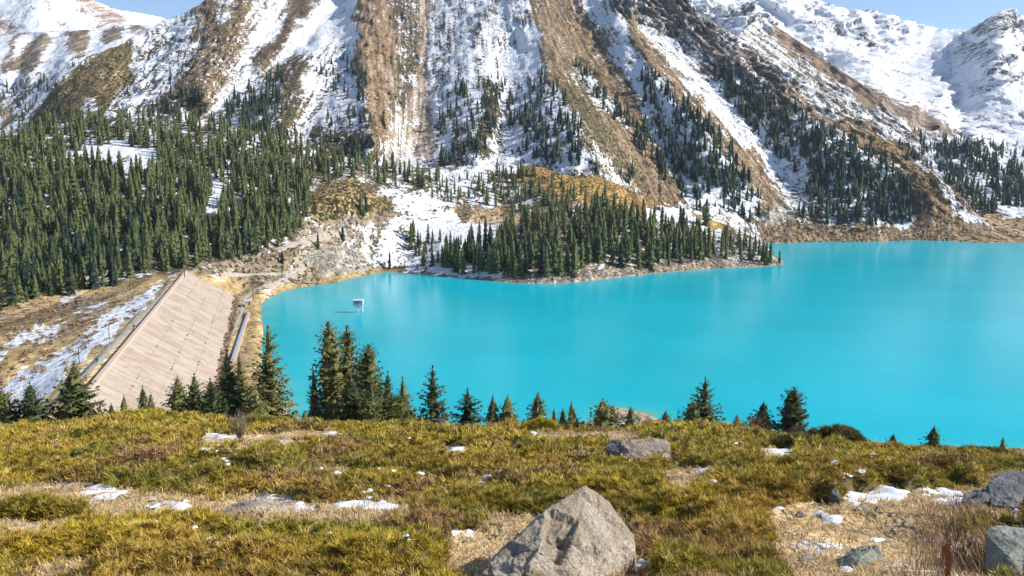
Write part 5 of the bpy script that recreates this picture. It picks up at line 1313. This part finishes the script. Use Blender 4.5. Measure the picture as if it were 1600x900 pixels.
rock('rock', [(1043, 768, 15.5), (1047, 758, 15.8), (1056, 760, 15.7), (1062, 771, 15.3), (1050, 773, 15.2)], 'small dark stone at the lower end of the straw path by the flat-topped boulder', M_rock_slate, 3, .06, 11)
rock('rock', [(1242, 880, 8.1), (1250, 868, 8.25), (1258, 864, 8.35), (1270, 872, 8.2), (1288, 882, 8.0), (1255, 884, 7.9)], 'flat brownish stone with a raised tip at the left of the straw clearing', M_rock_grey, 3, .06, 12)
for k, (px, py, w, hh, mat, lab) in enumerate([(1372, 799, 16, 8, M_rock_grey, 'thin upright dark stone in the upper part of the straw clearing'), (1345, 797, 34, 9, M_rock_green, 'flat grey stone above the thin upright stone'), (1395, 806, 14, 6, M_rock_grey, 'small round stone between the upright stone and the dark pointed one'),
      (1418, 821, 20, 9, M_rock_grey, 'dark pointed stone on the right side of the straw clearing'), (1398, 829, 16, 6, M_rock_tan, 'small pale stone just below the dark pointed stone'), (1404, 816, 18, 6, M_rock_tan, 'pale flat stone left of the dark pointed stone'), (1250, 806, 22, 8, M_rock_slate, 'dark stone below the leftmost snow patch of the straw clearing'),
      (360, 822, 14, 5, M_rock_tan, 'small pale stone below the flat rock in the straw band'), (150, 793, 12, 5, M_rock_tan, 'little pale stone between the left snow patches and the round juniper'), (300, 852, 14, 6, M_rock_grey, 'small grey stone in the lower left straw gap'),
      (820, 640, 12, 4, M_rock_tan, None), (1005, 658, 20, 7, M_rock_tan, 'pale rock lying between the small spruces before the beach'), (108, 786, 10, 4, M_rock_grey, 'small grey stone above the round juniper at left'), (1470, 880, 20, 8, M_rock_slate, 'dark stone at the foot of the rusty post'), (1525, 850, 16, 8, M_rock_green, 'small greenish stone left of the greenish boulder'), (1390, 895, 26, 8, M_rock_slate, 'bluish flat stone at the bottom edge below the straw clearing'),
      (700, 862, 18, 8, M_rock_grey, 'small grey stone in the grass left of the tan boulder'), (560, 778, 10, 5, M_rock_grey, None), (1180, 790, 12, 5, M_rock_slate, None)]):
    if lab is None: continue
    h = hit_A(px, py)
    d = h.y
    r = random.Random(k)
    pts = [(px + w * .5 * math.cos(a) * r.uniform(.8, 1.1), py - (hh * .25 if math.sin(a) > 0 else 0), d + .5 * w / FPX * d * math.sin(a)) for a in [i * 1.05 for i in range(6)]] + [(px + r.uniform(-.2, .2) * w, py - hh, d), (px + r.uniform(-.3, .1) * w, py - hh * .9, d + .1)]
    rock('stone', pts, lab, mat, 3, .06, 20 + k, 'stone')

# rusty post
h = hit_A(1481, 905)
t = empty('rusty_post', h, 'short rusty metal post with a small plate near the bottom right', 'post')
hh = (905 - 843) * h.y / FPX / 1.0
MB().box((0, 0, hh / 2 - .15), (.042, .010, hh + .3), 0, -.07).build('post', M_rust, t)
MB().box((.017, .026, hh / 2 - .15), (.008, .042, hh + .3), 0, -.07).build('flange', M_rust, t)
MB().box((-.044, -.010, hh - .06), (.058, .007, .095), 0, -.05).build('plate', M_rust, t)

# ------------------------------------------------------------------ snow patches on our slope
def snow_patch(poly, lab):
    w = []
    for a, b in poly:
        h = hit_A(a, b)
        w.append((h.x, h.y))
    w = np.array(w); d = w[:, 1].mean(); st = d * .0045; w = w.mean(0) + (w - w.mean(0)) * 1.12
    x = np.arange(w[:, 0].min() - 4 * st, w[:, 0].max() + 5 * st, st); y = np.arange(w[:, 1].min() - .35, w[:, 1].max() + .4, max(st * 1.5, .05))
    X, Y = np.meshgrid(x, y)
    wob = .032 * d * .35
    sd = poly_sd(X + wob * fbm(X / .5, Y / .7, 4, 101), Y + 2.5 * wob * fbm(X / .5, Y / .7, 4, 102), w.tolist())
    th = .015 + .012 * d * .1
    sd = sd - .012 * d * np.clip(fbm(X / .22, Y / .35, 3, 104), 0, 1)
    e = sstep(-.02, .010 * d, sd)
    Z_ = ground_A(X, Y) - .03 + e * (.05 + th * (.35 + .6 * fbm(X / .5, Y / .5, 4, 103)))
    n = len(x); i = (np.arange(len(y) - 1)[:, None] * n + np.arange(n - 1)).ravel()
    F = np.stack([i, i + 1, i + n + 1, i + n], 1)
    keep = (sd.ravel()[F] > -.05).any(1)
    F = F[keep]
    if not len(F): return
    u = np.unique(F); mp_ = np.zeros(n * len(y), int); mp_[u] = np.arange(len(u))
    V = np.stack([X, Y, Z_], -1).reshape(-1, 3)[u]
    c = V.mean(0)
    o = link('snow_patch', mesh_np('snow_patch', V - c, mp_[F], M_snow, True), None, c)
    props(o, lab, 'snow patch', 'snow patches on the near hill')
for p, lab in SNOWP: snow_patch(p, lab)
snow_patch([(1556, 768), (1580, 757), (1588, 763), (1582, 778), (1560, 785)], 'unused') if False else None

# ------------------------------------------------------------------ juniper mats and dry grass
SCRAPS = [(150,715,14),(130,717,12),(325,725,16),(345,722,12),(352,731,14),(600,750,18),(612,763,12),(573,775,14),(660,762,10),(521,736,16),(506,733,9),(545,735,12),(770,761,26),(756,765,12),(232,788,10),(835,690,14),(842,696,12),(875,697,12),(850,681,9),(1310,751,18),(1346,753,16),(1362,733,14),(1322,762,12),(1402,736,10),(1381,724,12),(1446,706,14),(1385,700,9),(521,854,14),(330,858,22),(236,856,16),(300,853,14),(1115,770,10),(1092,762,9),(1086,884,16),(1075,790,9),(635,884,10),(640,700,12),(655,692,9),(560,664,9),(930,668,9),(1210,745,10),(1150,702,12),(1165,726,9),(445,690,10),(470,700,8),(90,700,8),(1520,840,16),(1535,858,14),(1515,875,10),(1590,792,10)]
Vq, Fq, nq = [], [], 0
SR = np.random.default_rng(77)
for px, py, w in SCRAPS:
    for k in range(SR.integers(2, 5)):
        h = hit_A(px + SR.uniform(-.5, .5) * w, py + SR.uniform(-2.5, 2.5) + 6)
        if h is None: continue
        R_ = w * SR.uniform(.22, .5) * h.y / FPX; jq, _ = jheight(np.array([h.x]), np.array([h.y]), np.array([h.z]))
        m = 9; a0 = SR.uniform(0, 6.28); V0 = [(h.x, h.y, h.z + jq[0] * .92 + R_ * .28 + .02)]
        for rr, zz in ((.6, .2), (1.0, -.05)):
            for q in range(m):
                a = a0 + 6.283 * q / m; f = rr * SR.uniform(.6, 1.25)
                V0.append((h.x + math.cos(a) * R_ * f, h.y + math.sin(a) * R_ * 1.2 * f, h.z + jq[0] * .92 + R_ * zz * SR.uniform(.5, 1.3) + .015))
        F0 = [(0, 1 + q, 1 + (q + 1) % m) for q in range(m)]
        for q in range(m): F0 += [(1 + q, 1 + m + q, 1 + m + (q + 1) % m), (1 + q, 1 + m + (q + 1) % m, 1 + (q + 1) % m)]
        Vq += V0; Fq += [tuple(i + nq for i in f) for f in F0]; nq = len(Vq)
props(link('snow_scraps', mesh_np('snow_scraps', Vq, np.array(Fq), M_snow, True)), kind='stuff')

def sprig(n, seed, w=.16, spread=.75):
    r = random.Random(seed); V, F, T = [], [], []
    for k in range(n):
        a = r.uniform(0, 6.28); e = r.uniform(.15, 1.0) ** .7 * spread * 1.35
        d = Vector((math.cos(a) * math.sin(e), math.sin(a) * math.sin(e), math.cos(e)))
        l = r.uniform(.65, 1.15); s = d.cross(Vector((0.01, 0, 1))).normalized(); s = (Matrix.Rotation(r.gauss(0, .55), 3, d) @ s)
        p = Vector((r.uniform(-.35, .35), r.uniform(-.35, .35), r.uniform(-.25, .05)))
        i = len(V)
        V += [p - s * w, p + s * w, p + d * l]; F += [(i, i + 1, i + 2)]
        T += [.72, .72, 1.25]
    return np.array([tuple(v) for v in V], np.float32), np.array(F, np.int32), np.array(T, np.float32)
def place(protos, P, size, rng, colr, tilt=.35, lean=(0, 0)):
    """copies of the small prototypes at points P joined into arrays"""
    Vs, Fs, Cs, n = [], [], [], 0
    K = rng.integers(0, len(protos), len(P)); A = rng.uniform(0, 6.283, len(P)); TX = rng.normal(lean[0], tilt, len(P)); TY = rng.normal(lean[1], tilt, len(P))
    for k, (v, f, t) in enumerate(protos):
        s = np.where(K == k)[0]
        if not len(s): continue
        ca, sa = np.cos(A[s])[:, None], np.sin(A[s])[:, None]
        x = v[:, 0][None] * ca - v[:, 1][None] * sa; y = v[:, 0][None] * sa + v[:, 1][None] * ca; z = np.repeat(v[:, 2][None], len(s), 0)
        x = x + z * TX[s][:, None]; y = y + z * TY[s][:, None]
        q = np.stack([x, y, z], -1) * size[s][:, None, None] + P[s][:, None, :]
        m = len(v)
        Vs.append(q.reshape(-1, 3)); Fs.append((f[None] + (np.arange(len(s)) * m)[:, None, None] + n).reshape(-1, 3)); n += m * len(s)
        Cs.append((colr[s][:, None, :] * t[None, :, None]).reshape(-1, 3))
    return np.concatenate(Vs), np.concatenate(Fs), np.concatenate(Cs)
def jcolor(x, y, rng):
    px = 800 + FPX / 1.04 * x / y
    a = fbm(x / 4.0, y / 5.0, 3, 111); b = fbm(x / 1.3, y / 1.6, 3, 112); r = rng.random(len(x))
    olive = np.array((0.410, 0.300, 0.040)); green = np.array((0.285, 0.262, 0.050)); rust = np.array((0.41, 0.25, 0.08)); straw = np.array((0.52, 0.38, 0.15))
    c = olive[None] * np.ones((len(x), 1))
    g = np.clip(sstep(-.15, .5, a + .5 * b + .25 * (px - 900) / 700) , 0, 1)
    c = c + (green - c) * (g * .8)[:, None]
    rr = sstep(.1, .6, -a + .6 * b + .35 * sstep(14, 6, y) - .15 * (px - 500) / 800)
    c = c + (rust - c) * (rr * .45)[:, None]
    _, cid = bushes(x, y)                    # every bush has its own tone
    c = c * (0.72 + .5 * cid)[:, None]
    c = np.where((((cid * 7.3) % 1 < .07) & (r < .75))[:, None], np.array((0.36, 0.22, 0.10))[None] * (1 + 0 * r)[:, None], c)
    c = np.where((r < .07)[:, None], straw[None], c)
    return c * rng.uniform(.7, 1.3, len(x))[:, None]
JR = np.random.default_rng(31)
parts = []
SP_near = [sprig(26, i, .062, .85) for i in range(8)]; SP_mid = [sprig(16, 30 + i, .085, .9) for i in range(8)]; SP_far = [sprig(10, 60 + i, .12, .95) for i in range(8)]
for y0, y1, den, s0, s1, pr in ((5.6, 9, 260, .05, .10, SP_near), (9, 14, 130, .07, .13, SP_near), (14, 24, 56, .10, .18, SP_mid), (24, 38, 20, .15, .28, SP_mid), (38, 63, 9.5, .22, .42, SP_far)):
    hw = .66 * y1
    n = int(den * (y1 - y0) * 2 * hw)
    y = JR.uniform(y0, y1, n); x = JR.uniform(-hw, hw, n)
    ok = np.abs(x) < .64 * y + 1.2; x, y = x[ok], y[ok]
    z = ground_A(x, y); jh, c = jheight(x, y, z)
    ok = (c > .10) & (JR.random(len(x)) < c * 1.6); x, y, z, jh = x[ok], y[ok], z[ok], jh[ok]
    jf, _ = jheight(x, y - .16, ground_A(x, y - .16)); jb, _ = jheight(x + .13, y, ground_A(x + .13, y)); je, _ = jheight(x - .13, y, ground_A(x - .13, y))
    st = np.where(np.maximum(jh - jf, np.maximum(jh - jb, jh - je)) > .06)[0]
    w = np.full(len(x), .45); k = np.repeat(st, 2); nk = len(k)
    x = np.concatenate([x, x[k] + JR.uniform(-.1, .1, nk)]); y = np.concatenate([y, y[k] - JR.uniform(0, .15, nk)]); z = np.concatenate([z, z[k]]); jh = np.concatenate([jh, jh[k]]); w = np.concatenate([w, np.full(nk, .97)])
    P = np.stack([x, y, z + jh * (1 - w * JR.random(len(x)) ** np.where(w > .5, 1.0, 2.2)) - .02], -1)
    size = JR.uniform(s0, s1, len(x))
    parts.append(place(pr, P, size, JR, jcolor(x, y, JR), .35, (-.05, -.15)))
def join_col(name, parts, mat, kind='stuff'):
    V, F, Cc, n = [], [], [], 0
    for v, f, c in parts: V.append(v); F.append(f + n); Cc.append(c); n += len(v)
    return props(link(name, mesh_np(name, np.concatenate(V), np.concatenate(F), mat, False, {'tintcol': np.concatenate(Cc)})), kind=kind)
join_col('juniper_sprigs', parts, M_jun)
# the twiggy inside of the mats
jd = np.exp(np.linspace(math.log(5.2), math.log(64), 290)); jx = np.arange(-120, 1725, 5.5)
JX = (jx[None] - 800) / FPX * 1.04 * jd[:, None]; JY = np.tile(jd[:, None], (1, len(jx))); JZ = ground_A(JX, JY)
jh, jc = jheight(JX, JY, JZ)
nJ = len(jx); i = (np.arange(len(jd) - 1)[:, None] * nJ + np.arange(nJ - 1)).ravel(); F = np.stack([i, i + 1, i + nJ + 1, i + nJ], 1)
F = F[(jc.ravel()[F] > .04).any(1)]
u = np.unique(F); mp_ = np.zeros(JX.size, int); mp_[u] = np.arange(len(u))
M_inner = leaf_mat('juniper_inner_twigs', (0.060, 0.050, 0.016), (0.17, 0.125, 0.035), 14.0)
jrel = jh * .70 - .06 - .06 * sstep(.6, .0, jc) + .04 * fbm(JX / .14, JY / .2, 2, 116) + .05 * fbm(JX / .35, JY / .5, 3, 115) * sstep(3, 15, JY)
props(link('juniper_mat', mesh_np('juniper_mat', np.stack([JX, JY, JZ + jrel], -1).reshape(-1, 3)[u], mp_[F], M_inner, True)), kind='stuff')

def shrub(px, py, wpx, hpx, lab, pal, ry=.8, d=None, sprigs=700, size=(.1, .2)):
    h = hit_A(px, py) if d is None else None
    if d is None: c = np.array(h)
    else:
        x = float(unproj(px, py, d)[0]); c = np.array((x, d, float(ground_A(np.array([x]), np.array([float(d)]))[0])))
    R = wpx / 2 * c[1] / FPX * 1.04; H = hpx * c[1] / FPX
    rng = np.random.default_rng(int(px))
    a = rng.uniform(0, 6.283, sprigs); e = np.arccos(rng.uniform(0, 1, sprigs))
    rr = 1 + .22 * fbm(np.cos(a) * 2 + px, np.sin(a) * 2 + e, 3, 7)
    P = np.stack([R * rr * np.cos(a) * np.sin(e), R * ry * rr * np.sin(a) * np.sin(e), H * np.cos(e) ** .8 * rr], -1) * rng.uniform(.82, 1.0, sprigs)[:, None]
    P[:, 2] += ground_A(P[:, 0] + c[0], P[:, 1] + c[1]) - c[2]
    col = np.array(pal)[None] * rng.uniform(.65, 1.3, sprigs)[:, None]
    V, F, Cc = place(SP_mid, P, rng.uniform(*size, sprigs), rng, col, .4)
    t = empty('juniper_shrub', c, lab, 'juniper', 'separate juniper mounds')
    link('foliage', mesh_np('foliage', V, F, M_jun, False, {'tintcol': Cc}), t)
    bm = bmesh.new(); bmesh.ops.create_icosphere(bm, subdivisions=3, radius=1)
    for v in bm.verts:
        k = 1 + .2 * mn.fractal(v.co * 2 + Vector((px, 0, 0)), 1, 2, 3)
        v.co = Vector((v.co.x * R * .86 * k, v.co.y * R * ry * .86 * k, v.co.z * H * .84 * k))
    me = bpy.data.meshes.new('inner_twigs'); bm.to_mesh(me); bm.free(); me.materials.append(M_inner); link('inner_twigs', me, t)
OL = (0.42, 0.34, 0.04); GR = (0.2, 0.19, 0.04); DK = (0.15, 0.135, 0.036)
shrub(60, 815, 150, 44, 'separate rounded juniper in the straw at the left edge', (0.34, 0.27, 0.05), .6, None, 1800, (.06, .12))
shrub(1305, 690, 96, 30, 'dark juniper mound on the hill edge right of the rounded spruce', DK, .7, 54, 900, (.2, .36))
shrub(1540, 700, 92, 20, 'dark green low juniper mound on the right hill edge', DK, .7, 55, 700, (.2, .34))
shrub(846, 668, 52, 18, 'yellow-green juniper mound below a sharp-tipped spruce', OL, .7, 56, 500, (.2, .32))
shrub(215, 660, 100, 22, 'yellowish juniper mound on the hill edge in front of the dam face', OL, .7, 54, 800, (.2, .34))
shrub(405, 672, 110, 24, 'olive round juniper behind the upper left straw spot', (0.33, 0.26, 0.05), .5, 50, 900, (.16, .28))
shrub(1240, 696, 76, 24, 'dark juniper with snow flecks left of a snow patch, below the rounded spruce', DK, .6, 44, 800, (.15, .28))

# dry grass in the clearings, and stalks
def blades(n, seed, w=.03, flat=.9):
    r = random.Random(seed); V, F, T = [], [], []
    for k in range(n):
        a = r.uniform(0, 6.28); e = r.uniform(.25, 1.35) * flat
        d = Vector((math.cos(a) * math.sin(e), math.sin(a) * math.sin(e), math.cos(e))); l = r.uniform(.6, 1.2); s = Vector((-math.sin(a), math.cos(a), 0)) * w
        p = Vector((r.uniform(-.4, .4), r.uniform(-.4, .4), -.05)); b = p + d * l * .55; c = p + d * l + Vector((d.x * .25, d.y * .25, -.22)) * l
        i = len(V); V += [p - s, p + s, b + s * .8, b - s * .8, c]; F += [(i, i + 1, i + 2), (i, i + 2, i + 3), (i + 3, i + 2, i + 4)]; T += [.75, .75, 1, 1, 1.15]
    return np.array([tuple(v) for v in V], np.float32), np.array(F, np.int32), np.array(T, np.float32)
GP = [blades(6, i, .046, 1.22) for i in range(8)]; TALL = [blades(5, 50 + i, .012, .35) for i in range(8)]
parts = []
for y0, y1, den, s0, s1 in ((5.6, 9, 200, .05, .12), (9, 14, 105, .06, .15), (14, 25, 40, .09, .2), (25, 60, 12, .15, .32)):
    hw = .66 * y1; n = int(den * (y1 - y0) * 2 * hw)
    y = JR.uniform(y0, y1, n); x = JR.uniform(-hw, hw, n)
    z = ground_A(x, y); px, py = proj(np.stack([x, y, z], -1))
    _, c = jheight(x, y, z); ok = (c < .5) & (fbm(x / .9, y / .9, 3, 121) > -.6)
    for p, _ in SNOWP: ok &= ~((poly_sd(px, py, p) > 0.5) & (JR.random(len(px)) < .97))
    x, y, z = x[ok], y[ok], z[ok]
    col = np.array((0.64, 0.465, 0.245))[None] * JR.uniform(.65, 1.25, len(x))[:, None]
    k = fbm(x / 1.2, y / 1.2, 3, 122); col = col + (np.array((0.36, 0.21, 0.10)) - col) * (sstep(.1, .6, k) * .6)[:, None]
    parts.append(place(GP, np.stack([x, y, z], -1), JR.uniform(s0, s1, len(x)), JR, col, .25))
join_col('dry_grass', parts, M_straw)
parts = []
for poly, cnt, s0, s1, c in (([(1450, 790), (1530, 780), (1560, 830), (1600, 900), (1440, 905)], 520, .12, .38, (0.36, 0.23, 0.12)), ([(540, 790), (660, 780), (680, 850), (560, 850)], 60, .2, .4, (0.40, 0.29, 0.14)), ([(1050, 860), (1200, 850), (1230, 900), (1050, 905)], 130, .1, .3, (0.33, 0.22, 0.12)), ([(880, 885), (990, 870), (1010, 905), (870, 905)], 160, .08, .22, (0.26, 0.12, 0.06)),
                             ([(820, 672), (1000, 672), (1000, 684), (830, 682)], 300, .25, .5, (0.42, 0.30, 0.14)), ([(100, 740), (640, 720), (640, 760), (100, 770)], 160, .2, .45, (0.36, 0.25, 0.12))):
    p = np.array(poly, float); x = JR.uniform(p[:, 0].min(), p[:, 0].max(), cnt * 4); y = JR.uniform(p[:, 1].min(), p[:, 1].max(), cnt * 4)
    ok = poly_sd(x, y, poly) > 0; x, y = x[ok][:cnt], y[ok][:cnt]
    P = [hit_A(a, b) for a, b in zip(x, y)]; P = np.array([tuple(q) for q in P if q])
    jh_, _ = jheight(P[:, 0], P[:, 1], P[:, 2]); P[:, 2] += jh_ * .8
    parts.append(place(TALL, P, JR.uniform(s0, s1, len(P)), JR, np.array(c)[None] * JR.uniform(.6, 1.3, len(P))[:, None], .15, (-.1, 0)))
join_col('dry_stalks', parts, M_straw)

# bare shrubs
def bare_shrub(px, py, wpx, hpx, d, lab, mat, n=16, seed=0, r0=.012):
    x = float(unproj(px, py, d)[0]); z = float(ground_A(np.array([x]), np.array([float(d)]))[0]) + .05
    t = empty('bare_shrub', (x, d, z), lab, 'shrub')
    r = random.Random(seed); H = hpx * d / FPX; Wd = wpx / 2 * d / FPX; mb, mt = MB(), MB()
    for k in range(n):
        a = r.uniform(0, 6.28); f = r.uniform(.1, 1); top = Vector((math.cos(a) * Wd * f, math.sin(a) * Wd * f * .7, H * r.uniform(.65, 1.05) * (1.1 - .35 * f)))
        mid = Vector((top.x * .35, top.y * .35, top.z * .5)) + Vector((r.uniform(-.05, .05), r.uniform(-.05, .05), 0))
        mb.tube([(top.x * .05, top.y * .05, -.1), mid, top], [r0, r0 * .7, r0 * .3], 4)
        for q in range(7):
            s = r.uniform(.3, .95); p = mid.lerp(top, s) if s > .5 else Vector((0, 0, 0)).lerp(mid, s * 2)
            e = p + Vector((r.uniform(-1, 1) * Wd * .3, r.uniform(-1, 1) * Wd * .3, H * r.uniform(.08, .28)))
            mt.tube([p, p.lerp(e, .5) + Vector((0, 0, .01)), e], [r0 * .55, r0 * .4, r0 * .25], 3)
    mb.build('stems', mat, t); mt.build('twigs', mat, t)
bare_shrub(376, 700, 44, 48, 34, 'leafless pale grey shrub standing in the upper left straw spot', M_twig, 26, 1, .016)
bare_shrub(1176, 682, 56, 24, 58, 'leafless pinkish shrub below the pointed dark spruce on the right', M_twigred, 34, 2, .022)
bare_shrub(1243, 682, 40, 26, 60, 'leafless pinkish shrub at the foot of the rounded spruce on the right', M_twigred, 24, 3, .022)
bare_shrub(692, 668, 30, 30, 62, 'pale leafless bush right of the dark layered spruce', M_twig, 20, 4, .022)
bare_shrub(302, 668, 40, 18, 56, 'pale leafless bush on the hill edge under the clump below the dam', M_twig, 20, 5, .02)
bare_shrub(1500, 870, 60, 60, 7.6, 'tangled reddish dry bush between the rusty post and the greenish boulder', M_twigred, 20, 6, .004)

# ------------------------------------------------------------------ mountain air
m = bpy.data.materials.new('haze'); m.use_nodes = True
nt = m.node_tree
nt.nodes.remove(nt.nodes['Principled BSDF'])
pv = nt.nodes.new('ShaderNodeVolumePrincipled')
pv.inputs['Color'].default_value = (0.62, 0.80, 1.0, 1)
pv.inputs['Density'].default_value = 0.000035
pv.inputs['Anisotropy'].default_value = 0.1
L(nt, pv.outputs[0], nt.nodes['Material Output'].inputs['Volume'])
mb = MB().box((400, 2400, 485), (7000, 5600, 1040))
props(mb.build('haze', m), kind='stuff')
